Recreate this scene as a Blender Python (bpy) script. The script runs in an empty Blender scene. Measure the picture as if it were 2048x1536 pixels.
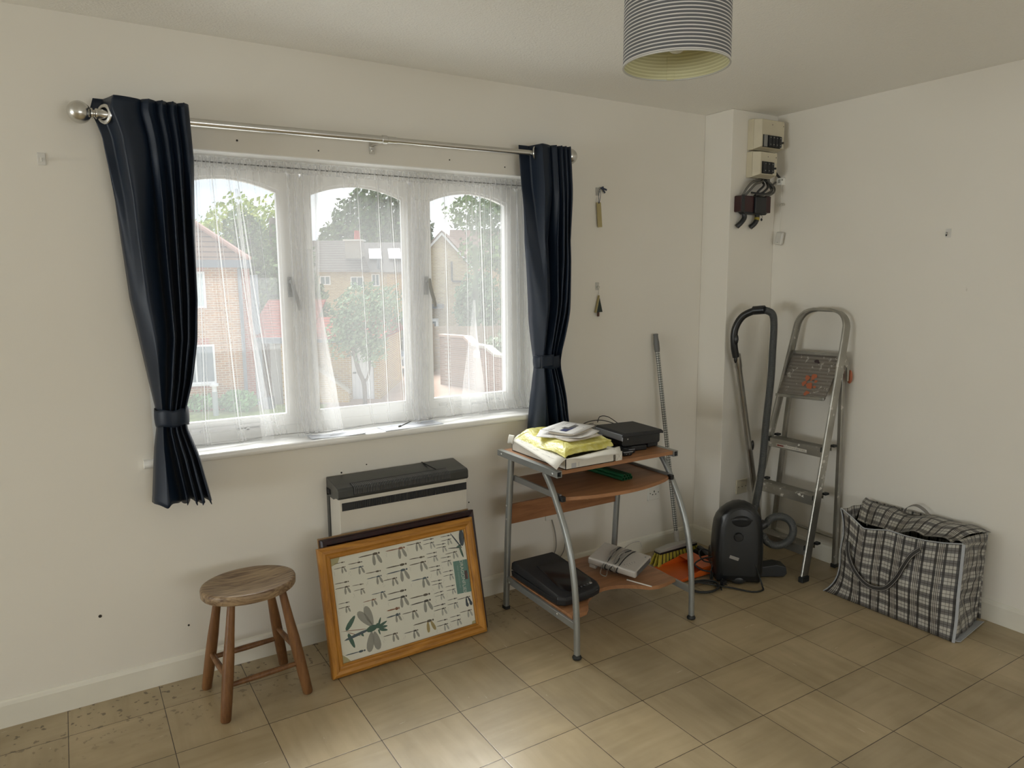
import bpy, bmesh, math, random
from math import sin, cos, pi, radians
from mathutils import Vector, Matrix, Euler, noise
random.seed(7)
S = bpy.context.scene
COL = S.collection

# ------------------------------------------------------------------ camera
YAW, PITCH, ROLL = 0.5573, -0.1436, -0.0070
CAM = Vector((0.101, -2.970, 1.565))
FPX = 1436.6
fw = Vector((sin(YAW)*cos(PITCH), cos(YAW)*cos(PITCH), sin(PITCH)))
rt = Vector((cos(YAW), -sin(YAW), 0)); up = rt.cross(fw)
r2 = rt*cos(ROLL) + up*sin(ROLL); u2 = up*cos(ROLL) - rt*sin(ROLL)
cd = bpy.data.cameras.new('camera'); cam = bpy.data.objects.new('camera', cd); COL.objects.link(cam)
cam.matrix_world = Matrix(((r2.x, u2.x, -fw.x, CAM.x), (r2.y, u2.y, -fw.y, CAM.y), (r2.z, u2.z, -fw.z, CAM.z), (0, 0, 0, 1)))
cd.sensor_fit = 'HORIZONTAL'; cd.sensor_width = 36; cd.lens = 36*FPX/2048; cd.clip_start = .05; cd.clip_end = 400
S.camera = cam
# ------------------------------------------------------------------ light
w = bpy.data.worlds.new('overcast_sky'); S.world = w; w.use_nodes = True
nt = w.node_tree; nt.nodes.clear()
wo = nt.nodes.new('ShaderNodeOutputWorld'); bg = nt.nodes.new('ShaderNodeBackground')
tc = nt.nodes.new('ShaderNodeTexCoord'); mp = nt.nodes.new('ShaderNodeMapping'); nz = nt.nodes.new('ShaderNodeTexNoise'); cr = nt.nodes.new('ShaderNodeValToRGB')
mp.inputs['Scale'].default_value = (1, 1, 3); nz.inputs['Scale'].default_value = 2.2; nz.inputs['Detail'].default_value = 5
cr.color_ramp.elements[0].position = .38; cr.color_ramp.elements[0].color = (.66, .80, 1, 1)
cr.color_ramp.elements[1].position = .58; cr.color_ramp.elements[1].color = (.97, .985, 1, 1)
nt.links.new(tc.outputs['Generated'], mp.inputs[0]); nt.links.new(mp.outputs[0], nz.inputs[0]); nt.links.new(nz.outputs[0], cr.inputs[0])
nt.links.new(cr.outputs[0], bg.inputs[0]); nt.links.new(bg.outputs[0], wo.inputs[0])
bg.inputs[1].default_value = 1.25
sd = bpy.data.lights.new('bright_overcast', 'SUN'); sun = bpy.data.objects.new('bright_overcast', sd); COL.objects.link(sun)
sd.energy = 9.5; sd.angle = radians(38); sd.color = (1, .985, .95)
sun.rotation_euler = Vector((.10, .80, .74)).to_track_quat('Z', 'Y').to_euler()
# area fill lamp added before the solid back wall to brighten the room
ad = bpy.data.lights.new('back_fill_lamp', 'AREA'); al = bpy.data.objects.new('back_fill_lamp', ad); COL.objects.link(al)
ad.shape = 'RECTANGLE'; ad.size = 2.6; ad.size_y = 1.5; ad.energy = 52; ad.color = (.96, .99, 1)
al.location = (1.2, -5.94, 1.45); al.rotation_euler = (radians(110), 0, 0)
ld2 = bpy.data.lights.new('side_fill_lamp', 'AREA'); ll = bpy.data.objects.new('side_fill_lamp', ld2); COL.objects.link(ll)  # second added fill lamp, before the left wall, mainly for the right wall
ld2.shape = 'RECTANGLE'; ld2.size = 2.6; ld2.size_y = 2.0; ld2.energy = 180; ld2.color = (.94, .99, 1)
ll.location = (-5.94, -2.1, 1.30); ll.rotation_euler = (radians(110), 0, radians(-90))
S.view_settings.view_transform = 'Standard'; S.view_settings.look = 'None'; S.view_settings.gamma = 1
S.view_settings.use_curve_mapping = False; S.view_settings.exposure = 0.16
S.cycles.max_bounces = 12; S.cycles.diffuse_bounces = 8; S.cycles.transparent_max_bounces = 24; S.cycles.use_denoising = True
S.cycles.sample_clamp_indirect = 6; S.cycles.caustics_reflective = False; S.cycles.caustics_refractive = False

# ------------------------------------------------------------------ helpers
def lin(c):
    if isinstance(c, str):
        c = [int(c[i:i+2], 16)/255 for i in (0, 2, 4)]
        c = [x/12.92 if x <= .04045 else ((x+.055)/1.055)**2.4 for x in c]
    return (c[0], c[1], c[2], 1)

MATS = {}
class NT:
    def __init__(s, m): s.t = m.node_tree; s.b = s.t.nodes['Principled BSDF']
    def n(s, k, **kw):
        x = s.t.nodes.new(k)
        for a, v in kw.items():
            if a.startswith('_'): setattr(x, a[1:], v)
            else:
                key = int(a[1:]) if a[0] == 'i' and a[1:].isdigit() else a.replace('__', ' ')
                if hasattr(v, 'is_output') or isinstance(v, bpy.types.NodeSocket): s.t.links.new(v, x.inputs[key])
                else: x.inputs[key].default_value = v
        return x
    def l(s, a, b): s.t.links.new(a, b)
    def math(s, op, a, b=0.0, c=0.0):
        x = s.t.nodes.new('ShaderNodeMath'); x.operation = op
        for i, v in enumerate((a, b, c)):
            if isinstance(v, bpy.types.NodeSocket): s.t.links.new(v, x.inputs[i])
            else: x.inputs[i].default_value = v
        return x.outputs[0]
    def mix(s, f, a, b, mode='MIX'):
        x = s.t.nodes.new('ShaderNodeMix'); x.data_type = 'RGBA'; x.blend_type = mode
        for i, v in ((0, f), (6, a), (7, b)):
            if isinstance(v, bpy.types.NodeSocket): s.t.links.new(v, x.inputs[i])
            else: x.inputs[i].default_value = v
        return x.outputs[2]
    def ramp(s, f, els, interp='LINEAR'):
        x = s.t.nodes.new('ShaderNodeValToRGB'); r = x.color_ramp; r.interpolation = interp
        while len(r.elements) < len(els): r.elements.new(.5)
        for e, (p, c) in zip(r.elements, els): e.position = p; e.color = c if len(c) == 4 else (*c, 1)
        s.t.links.new(f, x.inputs[0]); return x.outputs[0]
    def co(s, k='Object', scale=None):
        o = s.t.nodes.new('ShaderNodeTexCoord').outputs[k]
        if scale:
            m = s.t.nodes.new('ShaderNodeMapping'); m.inputs['Scale'].default_value = scale; s.t.links.new(o, m.inputs[0]); o = m.outputs[0]
        return o
    def bump(s, h, strength=.3, dist=.002):
        b = s.t.nodes.new('ShaderNodeBump'); b.inputs['Strength'].default_value = strength; b.inputs['Distance'].default_value = dist
        s.t.links.new(h, b.inputs['Height']); s.t.links.new(b.outputs[0], s.b.inputs['Normal'])

def newmat(name):
    m = bpy.data.materials.new(name); m.use_nodes = True; MATS[name] = m; return m, NT(m)
def mat(name, col, rough=.5, metal=0, var=.06, scale=12, bump=0, bscale=60, spec=.5, stretch=(1, 1, 1)):
    if name in MATS: return MATS[name]
    m, t = newmat(name); c = lin(col)
    nz = t.n('ShaderNodeTexNoise', Vector=t.co('Object', stretch), Scale=scale, Detail=4.0)
    f = t.ramp(nz.outputs[0], [(.3, (1-var,)*3), (.7, (1+var*.6,)*3)])
    t.l(t.mix(1.0, c, f, 'MULTIPLY'), t.b.inputs['Base Color'])
    t.b.inputs['Roughness'].default_value = rough; t.b.inputs['Metallic'].default_value = metal
    t.b.inputs['Specular IOR Level'].default_value = spec
    if bump:
        n2 = t.n('ShaderNodeTexNoise', Vector=t.co('Object', stretch), Scale=bscale, Detail=3.0)
        t.bump(n2.outputs[0], bump, .002)
    return m
def wood(name, dark, light, rough=.45, scale=6, axis='X', ring=1.0, spec=.4):
    if name in MATS: return MATS[name]
    m, t = newmat(name)
    st = {'X': (1, 9, 9), 'Y': (9, 1, 9), 'Z': (9, 9, 1)}[axis]
    v = t.co('Object', st)
    n1 = t.n('ShaderNodeTexNoise', Vector=v, Scale=scale, Detail=6.0, Distortion=ring)
    n2 = t.n('ShaderNodeTexNoise', Vector=v, Scale=scale*6, Detail=2.0)
    f = t.math('ADD', t.math('MULTIPLY', n1.outputs[0], .75), t.math('MULTIPLY', n2.outputs[0], .25))
    t.l(t.ramp(f, [(.33, lin(dark)), (.62, lin(light))]), t.b.inputs['Base Color'])
    t.b.inputs['Roughness'].default_value = rough; t.b.inputs['Specular IOR Level'].default_value = spec
    t.bump(n2.outputs[0], .12, .001)
    return m

def link(name, me, mats, parent=None, loc=None, rot=None):
    o = bpy.data.objects.new(name, me); COL.objects.link(o)
    for m in (mats if isinstance(mats, (list, tuple)) else [mats]):
        if m: me.materials.append(m)
    if parent: o.parent = parent
    if loc: o.location = loc
    if rot: o.rotation_euler = rot
    return o

class MB:
    D = Matrix()
    def __init__(s): s.v = []; s.f = []; s.m = []; s.uv = None; s.cur = 0; s.M = MB.D
    def mi(s, i): s.cur = i; return s
    def xf(s, M=None): s.M = M or Matrix(); return s
    def add(s, vs, fs):
        o = len(s.v); s.v += [tuple(s.M @ Vector(v)) for v in vs]; s.f += [tuple(i+o for i in f) for f in fs]; s.m += [s.cur]*len(fs)
        return s
    def box(s, x0, x1, y0, y1, z0, z1):
        vs = [(x, y, z) for x in (x0, x1) for y in (y0, y1) for z in (z0, z1)]
        return s.add(vs, [(0, 1, 3, 2), (4, 6, 7, 5), (0, 4, 5, 1), (2, 3, 7, 6), (0, 2, 6, 4), (1, 5, 7, 3)])
    def bar(s, a, b, w, h, upv=(0, 0, 1)):
        a = Vector(a); b = Vector(b); d = (b-a).normalized(); x = d.cross(Vector(upv)).normalized(); y = x.cross(d)
        vs = [p+x*i*w/2+y*j*h/2 for p in (a, b) for i, j in ((-1, -1), (1, -1), (1, 1), (-1, 1))]
        return s.add(vs, [(3, 2, 1, 0), (4, 5, 6, 7), (0, 1, 5, 4), (1, 2, 6, 5), (2, 3, 7, 6), (3, 0, 4, 7)])
    def sweep(s, path, prof, closed=False, upv=(0, 0, 1), scales=None, caps=True):
        P = [Vector(p) for p in path]; n = len(P); k = len(prof); vs = []; nrm = None
        for i in range(n):
            t = (P[(i+1) % n]-P[i-1]) if closed else (P[min(i+1, n-1)]-P[max(i-1, 0)])
            t.normalize()
            if nrm is None:
                nrm = Vector(upv) - t*t.dot(Vector(upv))
                if nrm.length < 1e-4: nrm = t.orthogonal()
            else: nrm = nrm - t*t.dot(nrm)
            nrm.normalize(); bn = t.cross(nrm); sc = scales[i] if scales else 1
            for a, b in prof: vs.append(P[i]+bn*a*sc+nrm*b*sc)
        fs = []
        for i in range(n if closed else n-1):
            j = (i+1) % n
            for q in range(k): fs.append((i*k+q, i*k+(q+1) % k, j*k+(q+1) % k, j*k+q))
        if not closed and caps: fs += [tuple(range(k))[::-1], tuple((n-1)*k+q for q in range(k))]
        return s.add(vs, fs)
    def tube(s, path, r, n=10, closed=False, scales=None, caps=True):
        return s.sweep(path, [(r*cos(2*pi*i/n), r*sin(2*pi*i/n)) for i in range(n)], closed, scales=scales, caps=caps)
    def lathe(s, prof, n=32, c=(0, 0, 0), axis=(0, 0, 1), closed=False):
        q = Vector((0, 0, 1)).rotation_difference(Vector(axis)); c = Vector(c); vs = []; k = len(prof)
        for i in range(n):
            a = 2*pi*i/n
            for r, z in prof: vs.append(c+q @ Vector((r*cos(a), r*sin(a), z)))
        fs = []
        for i in range(n):
            j = (i+1) % n
            for p in range(k if closed else k-1): fs.append((i*k+p, j*k+p, j*k+(p+1) % k, i*k+(p+1) % k))
        return s.add(vs, fs)
    def cyl(s, a, b, r, n=20, r2=None):
        a = Vector(a); b = Vector(b); L = (b-a).length
        return s.lathe([(0.00001, 0), (r, 0), (r if r2 is None else r2, L), (0.00001, L)], n, a, (b-a).normalized())
    def ball(s, c, r, n=20, sc=(1, 1, 1)):
        c = Vector(c); vs = []; fs = []; m = n//2
        for i in range(m+1):
            for j in range(n):
                p = pi*i/m; q = 2*pi*j/n; vs.append((c.x+r*sc[0]*sin(p)*cos(q), c.y+r*sc[1]*sin(p)*sin(q), c.z+r*sc[2]*cos(p)))
        for i in range(m):
            for j in range(n): fs.append((i*n+j, (i+1)*n+j, (i+1)*n+(j+1) % n, i*n+(j+1) % n))
        return s.add(vs, fs)
    def prism(s, poly, y0, y1, plane='XZ'):
        def P(a, b, h): return {'XZ': (a, h, b), 'XY': (a, b, h), 'YZ': (h, a, b)}[plane]
        k = len(poly); vs = [P(a, b, y0) for a, b in poly]+[P(a, b, y1) for a, b in poly]
        return s.add(vs, [tuple(range(k)), tuple(range(2*k-1, k-1, -1))]+[(i, i+k, (i+1) % k+k, (i+1) % k) for i in range(k)])
    def ring_prism(s, outer, inner, y0, y1):   # same point count, in XZ
        k = len(outer); vs = [(a, y, b) for y in (y0, y1) for L in (outer, inner) for a, b in L]; fs = []
        for i in range(k):
            j = (i+1) % k
            fs += [(i, j, k+j, k+i), (2*k+i, 3*k+i, 3*k+j, 2*k+j), (i, 2*k+i, 2*k+j, j), (k+i, k+j, 3*k+j, 3*k+i)]
        return s.add(vs, fs)
    def grid(s, nu, nv, fn, wrapu=False):
        o = len(s.v); vs = [fn(i/(nu if wrapu else nu-1), j/(nv-1)) for j in range(nv) for i in range(nu)]
        fs = [(j*nu+i, j*nu+(i+1) % nu, (j+1)*nu+(i+1) % nu, (j+1)*nu+i) for j in range(nv-1) for i in range(nu if wrapu else nu-1)]
        return s.add(vs, fs)
    def build(s, name, mats, parent=None, smooth=False, bevel=0, seg=2, loc=None, rot=None, solid=0, sub=0, ang=40, uv=None):
        me = bpy.data.meshes.new(name); me.from_pydata(s.v, [], s.f)
        for p, i in zip(me.polygons, s.m): p.material_index = i
        if uv:
            L = me.uv_layers.new(name='UVMap')
            for p in me.polygons:
                for li in p.loop_indices: L.data[li].uv = uv[me.loops[li].vertex_index]
        bm = bmesh.new(); bm.from_mesh(me); bmesh.ops.recalc_face_normals(bm, faces=bm.faces) if not solid and not uv else None
        bm.to_mesh(me); bm.free()
        if smooth or bevel:
            me.polygons.foreach_set('use_smooth', [True]*len(me.polygons))
            me.set_sharp_from_angle(angle=radians(ang if smooth else 30))
        me.update()
        o = link(name, me, mats, parent, loc, rot)
        if solid:
            q = o.modifiers.new('thickness', 'SOLIDIFY'); q.thickness = solid; q.offset = 0
        if bevel:
            q = o.modifiers.new('bevel', 'BEVEL'); q.width = bevel; q.segments = seg; q.limit_method = 'ANGLE'; q.angle_limit = radians(35)
            q.harden_normals = True
        if sub:
            q = o.modifiers.new('sub', 'SUBSURF'); q.levels = sub; q.render_levels = sub
        return o

def smoothpath(P, n=8, closed=False):
    P = [Vector(p) for p in P]; out = []; N = len(P)
    for i in range(N if closed else N-1):
        if closed: a, b, c, d = P[i-1], P[i], P[(i+1) % N], P[(i+2) % N]
        else: a, b, c, d = P[max(i-1, 0)], P[i], P[i+1], P[min(i+2, N-1)]
        for k in range(n):
            t = k/n; out.append(.5*((2*b)+(c-a)*t+(2*a-5*b+4*c-d)*t*t+(3*b-a-3*c+d)*t**3))
    if not closed: out.append(P[-1])
    return out
def tag(o, label, cat, group=None, kind=None):
    o['label'] = label; o['category'] = cat
    if group: o['group'] = group
    if kind: o['kind'] = kind
    return o
def thing(name, label, cat, loc=(0, 0, 0), rotz=0, group=None):
    o = bpy.data.objects.new(name, None); COL.objects.link(o); o.empty_display_size = .05
    o.location = loc; o.rotation_euler = (0, 0, rotz); return tag(o, label, cat, group)
def structure(o): o['kind'] = 'structure'; return o
def text(body, size, name, m, parent, M, depth=.0002, spacing=1.0, width=None):
    cu = bpy.data.curves.new(name, 'FONT'); cu.body = body; cu.size = size; cu.extrude = depth; cu.align_x = 'CENTER'; cu.align_y = 'CENTER'; cu.space_character = spacing
    t = bpy.data.objects.new(name, cu); COL.objects.link(t)
    bpy.context.view_layer.update()
    me = bpy.data.meshes.new_from_object(t); bpy.data.objects.remove(t); bpy.data.curves.remove(cu)
    me.materials.clear(); o = link(name, me, m, parent); o.matrix_local = M
    return o
def interp(tab, x):
    if x <= tab[0][0]: return tab[0][1]
    for (a, p), (b, q) in zip(tab, tab[1:]):
        if x <= b: t = (x-a)/(b-a); t = t*t*(3-2*t) if False else t; return p+(q-p)*t
    return tab[-1][1]

# ------------------------------------------------------------------ shared materials
WHITE = mat('white_gloss_paint', (.86, .86, .85), .35, var=.03)
PLAST = mat('white_plastic', (.74, .73, .68), .35, var=.02)
CREAM = mat('aged_cream_plastic', (.58, .53, .40), .45, var=.05)
BLACK = mat('black_plastic', (.012, .013, .015), .38, var=.1)
BLACKM = mat('black_matt_plastic', (.016, .017, .019), .6, var=.15)
RUBBER = mat('black_rubber', (.01, .012, .012), .55, var=.1)
CHROME = mat('brushed_chrome', (.62, .61, .58), .24, 1, var=.04)
STEEL = mat('zinc_screw', (.55, .55, .53), .35, 1, var=.05)
DARKIN = mat('dark_recess', (.008, .008, .008), .8, var=.05)

# ------------------------------------------------------------------ room shell
XL, XR, YB, H = -6.0, 3.607, -6.0, 2.466
BX, BY = 3.235, -.197          # boxed-in corner
OX0, OX1, OZ0, OZ1 = .355, 2.135, .885, 2.058

def wall_mat():
    m, t = newmat('cream_emulsion_wall')
    n1 = t.n('ShaderNodeTexNoise', Vector=t.co('Object'), Scale=1.1, Detail=3.0)
    n2 = t.n('ShaderNodeTexNoise', Vector=t.co('Object'), Scale=240.0, Detail=2.0)
    n3 = t.n('ShaderNodeTexNoise', Vector=t.co('Object', (3, 3, 1)), Scale=9.0, Detail=6.0)
    c = t.ramp(n1.outputs[0], [(.3, (.74, .712, .648)), (.7, (.775, .750, .692))])
    c = t.mix(t.math('MULTIPLY', t.math('GREATER_THAN', n3.outputs[0],  .77), .35), c, (.42, .38, .30, 1))
    t.l(c, t.b.inputs['Base Color']); t.b.inputs['Roughness'].default_value = .62; t.b.inputs['Specular IOR Level'].default_value = .3
    t.bump(n2.outputs[0], .10, .0012); return m
WALL = wall_mat()
def ceil_mat():
    m, t = newmat('stippled_ceiling')
    n1 = t.n('ShaderNodeTexNoise', Vector=t.co('Object'), Scale=95.0, Detail=3.0, Distortion=.6)
    v = t.n('ShaderNodeTexVoronoi', Vector=t.co('Object'), Scale=120.0)
    h = t.math('ADD', n1.outputs[0], t.math('MULTIPLY', v.outputs[0], .5))
    t.b.inputs['Base Color'].default_value = (.85, .84, .80, 1)
    t.b.inputs['Roughness'].default_value = .6; t.bump(h, .45, .004); return m
def floor_mat():
    m, t = newmat('vinyl_floor_tiles')
    co = t.co('Object'); sx = t.n('ShaderNodeSeparateXYZ', i0=co); X, Y = sx.outputs[0], sx.outputs[1]
    T = .305
    # the tiles were laid by hand: joints wander by a millimetre or two
    gx = t.math('DIVIDE', X, T); gy = t.math('DIVIDE', t.math('SUBTRACT', t.math('MULTIPLY', Y, -1), .1896), T)
    ix = t.math('FLOOR', gx); iy = t.math('FLOOR', gy); fx = t.math('FRACT', gx); fy = t.math('FRACT', gy)
    def edge(f): return t.math('SUBTRACT', .5, t.math('ABSOLUTE', t.math('SUBTRACT', f, .5)))
    ex, ey = edge(fx), edge(fy)
    cid = t.n('ShaderNodeCombineXYZ', i0=ix, i1=iy)
    wn = t.n('ShaderNodeTexWhiteNoise', Vector=cid.outputs[0]); wn2 = t.n('ShaderNodeTexWhiteNoise', Vector=t.n('ShaderNodeCombineXYZ', i0=iy, i1=ix, i2=3.0).outputs[0])
    par = t.math('FLOORED_MODULO', t.math('ADD', ix, iy), 2.0)
    # grain direction alternates tile by tile
    va = t.n('ShaderNodeVectorMath', i0=co, i1=(3.0, 26, 1), _operation='MULTIPLY').outputs[0]
    vb = t.n('ShaderNodeVectorMath', i0=co, i1=(26, 3.0, 1), _operation='MULTIPLY').outputs[0]
    vm = t.n('ShaderNodeMix', _data_type='VECTOR'); t.l(par, vm.inputs[0]); t.l(va, vm.inputs[4]); t.l(vb, vm.inputs[5])
    off = t.n('ShaderNodeVectorMath', i0=vm.outputs[1], i1=wn.outputs[1], _operation='ADD').outputs[0]
    g1 = t.n('ShaderNodeTexNoise', Vector=off, Scale=1.0, Detail=5.0, Distortion=.5).outputs[0]
    fl = t.n('ShaderNodeTexNoise', Vector=off, Scale=2.4, Detail=3.0).outputs[0]
    big = t.n('ShaderNodeTexNoise', Vector=co, Scale=3.0, Detail=5.0).outputs[0]
    spk = t.n('ShaderNodeTexNoise', Vector=co, Scale=34.0, Detail=3.0).outputs[0]
    c = t.ramp(g1, [(.3, (.37, .295, .180)), (.7, (.43, .348, .222))])
    c = t.mix(1.0, c, t.ramp(wn.outputs[0], [(0, (.90, .90, .90)), (1, (1.08, 1.07, 1.05))]), 'MULTIPLY')
    c = t.mix(1.0, c, t.ramp(big, [(.32, (.80, .79, .76)), (.62, (1.06, 1.06, 1.06))]), 'MULTIPLY')
    c = t.mix(t.math('MULTIPLY', t.math('GREATER_THAN', fl, .735), .55), c, (.62, .55, .43, 1))          # pale flecks
    # grimy edge next to the window wall
    nearw = t.math('SMOOTH_MIN', 1.0, t.math('MULTIPLY', t.math('ADD', Y, .42), 3.2), .1)
    grime = t.math('MULTIPLY', t.math('MAXIMUM', nearw, 0.0), t.math('GREATER_THAN', spk, .63))
    c = t.mix(t.math('MULTIPLY', grime, .75), c, (.075, .055, .035, 1))
    c = t.mix(t.math('MULTIPLY', t.math('GREATER_THAN', spk, .765), .8), c, (.07, .05, .03, 1))
    jo = t.math('LESS_THAN', t.math('MINIMUM', ex, ey), t.math('ADD', .0028, t.math('MULTIPLY', spk, .0035)))
    c = t.mix(jo, c, (.05, .033, .018, 1))
    t.l(c, t.b.inputs['Base Color'])
    t.l(t.ramp(big, [(.35, (.42,)*3), (.7, (.29,)*3)]), t.b.inputs['Roughness']); t.b.inputs['Specular IOR Level'].default_value = .6
    hh = t.math('ADD', t.math('MULTIPLY', t.math('MINIMUM', t.math('MINIMUM', ex, ey), .012), 60.0), t.math('MULTIPLY', spk, .25))
    t.bump(hh, .25, .0012); return m
CEIL = ceil_mat(); FLOOR = floor_mat()

structure(MB().box(XL-.2, XR+.2, YB-.2, .3, -.2, 0).build('floor', FLOOR))
structure(MB().box(XL-.2, XR+.2, YB-.2, .3, H, H+.2).build('ceiling', CEIL))
wm = MB(); wm.box(XL, OX0, 0, .3, 0, H).box(OX1, XR, 0, .3, 0, H).box(OX0, OX1, 0, .3, 0, OZ0).box(OX0, OX1, 0, .3, OZ1, H)
ww = structure(wm.build('wall_window', WALL))
structure(MB().box(XR, XR+.2, YB, .3, 0, H).build('wall_right', WALL))
structure(MB().box(XL-.2, XL, YB, .3, 0, H).build('wall_left', WALL))
wb = MB(); wb.box(XL, XR, YB-.2, YB, 0, H)
structure(wb.build('wall_back', WALL))
structure(MB().box(BX, XR, BY, .0, 0, H).build('wall_boxing', WALL, bevel=.004))
def skirting(name, a, b, out):
    a = Vector(a); b = Vector(b); o = Vector(out)
    prof = [(0, 0), (.012, 0), (.012, .082), (.009, .094), (.004, .100), (0, .100)]
    m = MB(); vs = []
    for p in (a, b):
        for d, z in prof: vs.append(p+o*d+Vector((0, 0, z)))
    k = len(prof); m.add(vs, [(i, (i+1) % k, k+(i+1) % k, k+i) for i in range(k)]+[tuple(range(k)), tuple(range(2*k-1, k-1, -1))])
    return structure(m.build(name, SKIRT))
SKIRT = mat('skirting_gloss', (.74, .72, .64), .35, var=.06, scale=5, bump=.15, bscale=25)
skirting('baseboard_window', (XL, 0, 0), (BX, 0, 0), (0, -1, 0))
skirting('baseboard_boxing', (BX, 0, 0), (BX, BY-.012, 0), (-1, 0, 0))
skirting('baseboard_corner', (BX-.012, BY, 0), (XR, BY, 0), (0, -1, 0))
skirting('baseboard_right', (XR, BY, 0), (XR, YB, 0), (-1, 0, 0))
# small screw holes and chips in the window wall
hm = MB()
for x, z, r in ((.722, 2.10, .004), (1.036, 2.089, .003), (1.63, 2.10, .003), (1.92, 2.09, .003), (1.075, .742, .004), (1.19, .762, .003), (.13, .332, .006), (.428, .215, .004), (1.7, .50, .0035)):
    hm.cyl((x, .0005, z), (x, -.0015, z), r, 10)
hm.build('screw_hole_marks', mat('dark_hole', (.03, .025, .02), .8), ww)
hm2 = MB()
for x, z in ((.13, .35), (.33, .13)): hm2.ball((x, -.001, z), .004, 8)

# ------------------------------------------------------------------ window
GY = .150    # inner face of the casements
win = bpy.data.objects.new('window_1', None); COL.objects.link(win); structure(win); win.location = (1.245, .18, .905)
bpy.context.view_layer.update()
def wpart(m, name, mt, parent=win, **k):
    o = m.build(name, mt, None, **k); o.parent = parent; o.matrix_parent_inverse = parent.matrix_world.inverted(); return o
f = MB(); y0, y1 = GY+.012, GY+.075
f.box(OX0, OX0+.05, y0, y1, .905, OZ1).box(OX1-.05, OX1, y0, y1, .905, OZ1).box(OX0+.05, OX1-.05, y0, y1, 2.02, OZ1).box(OX0+.05, OX1-.05, y0, y1, .905, .95)
f.box(.957, .997, y0-.006, y1, .95, 2.02).box(1.510, 1.550, y0-.006, y1, .95, 2.02)
wpart(f, 'window_frame', WHITE, bevel=.003)
def arch(x0, x1, z0, zc, rise, n=18):
    pts = [(x0, z0), (x1, z0), (x1, zc)]
    for i in range(1, n): t = i/n; x = x1+(x0-x1)*t; pts.append((x, zc+rise*(1-(2*t-1)**2)))
    pts.append((x0, zc)); return pts
GLASS, gt = newmat('window_glass')
tr = gt.n('ShaderNodeBsdfTransparent'); gl = gt.n('ShaderNodeBsdfGlossy', Roughness=.02); tr.inputs[0].default_value = (.97, .985, .98, 1)
lwg = gt.n('ShaderNodeLayerWeight', Blend=.5); fr = gt.math('ADD', .03, gt.math('MULTIPLY', gt.math('POWER', lwg.outputs['Facing'], 4.0), .6)); mx = gt.n('ShaderNodeMixShader', i0=fr, i1=tr.outputs[0], i2=gl.outputs[0])
gt.l(mx.outputs[0], gt.t.nodes['Material Output'].inputs[0])
for i, (a, b, ga, gb) in enumerate(((.415, .962, .475, .905), (.992, 1.515, 1.037, 1.470), (1.545, 2.085, 1.594, 2.020))):
    inner = arch(ga, gb, .990, 1.940, .045); k = len(inner)
    outer = [(a, .948), (b, .948), (b, 1.940)]+[(b+(a-b)*j/18, 2.024) for j in range(1, 18)]+[(a, 1.940)]
    outer = [(a, .948), (b, .948), (b, 1.99)]+[(b+(a-b)*j/18, 2.024) for j in range(1, 18)]+[(a, 1.99)]
    yy = GY if i != 1 else GY+.014
    m = MB(); m.ring_prism(outer, inner, yy, GY+.05)
    cs = wpart(m, 'casement' if i != 1 else 'fixed_light', WHITE, bevel=.004)
    bpy.context.view_layer.update()
    # glazing bead
    def off(P, d): cx = (ga+gb)/2; cz = 1.46; return [(x+(d if x < cx else -d if x > cx else 0), z+(d if z < cz else -d)) for x, z in P]
    bd = MB(); bd.ring_prism(inner, off(inner, .009), yy+.006, GY+.03); wpart(bd, 'glazing_bead', WHITE, cs)
    g = MB(); g.prism(inner, GY+.028, GY+.034); wpart(g, 'pane', GLASS, cs)
    if i != 1:
        hx = .935 if i == 0 else 1.570; s = 1 if i == 0 else 1
        h = MB(); h.box(hx-.011, hx+.011, yy-.010, yy, 1.50, 1.585)
        h.cyl((hx, yy-.008, 1.565), (hx, yy-.034, 1.565), .009, 14)
        h.sweep(smoothpath([(hx, yy-.036, 1.575), (hx+.006*s, yy-.040, 1.53), (hx+.022*s, yy-.042, 1.47), (hx+.028*s, yy-.040, 1.445)], 5), [(-.008, -.004), (.008, -.004), (.008, .004), (-.008, .004)], upv=(0, 1, 0))
        wpart(h, 'window_handle', mat('grey_window_handle', (.45, .46, .46), .35, .3), cs, bevel=.0015)
        st = MB(); sx = ga+.03
        st.box(sx, sx+.30, yy-.012, yy-.006, .962, .974); st.cyl((sx+.04, yy-.004, .962), (sx+.04, yy-.02, .962), .006); st.cyl((sx+.22, yy, .955), (sx+.22, yy-.02, .955), .006)
        st.sweep(smoothpath([(sx+.30, yy-.012, .968), (sx+.325, yy-.016, .972), (sx+.34, yy-.014, .962)], 4), [(-.003, -.003), (.003, -.003), (.003, .003), (-.003, .003)])
        st.box(sx+.18, sx+.27, yy-.02, yy-.002, .949, .955)
        wpart(st, 'casement_stay', mat('pale_stay_metal', (.66, .66, .66), .35, .4), cs)
rv = MB(); rv.box(OX0, OX1, .0, .165, OZ1-.004, OZ1).box(OX0, OX0+.004, 0, .165, .905, OZ1-.004).box(OX1-.004, OX1, 0, .165, .905, OZ1-.004); structure(rv.build('trim_2', mat('lit_white_reveal', (.84, .84, .82), .4, var=.02)))  # white lining; its extra brightness paints in light bounced onto soffit and jambs
sl = MB(); sill = [( .0, .875), (-.022, .875), (-.029, .880), (-.032, .890), (-.029, .900), (-.022, .905), (.0, .905)]
sl.prism(sill, .315, 2.178, 'YZ'); sl.box(OX0, OX1, 0, .165, .885, .905)
SILL = mat('sill_gloss', (.84, .84, .83), .28, var=.03, scale=4)
tr1 = structure(sl.build('trim_1', SILL, smooth=True, ang=50))

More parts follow.
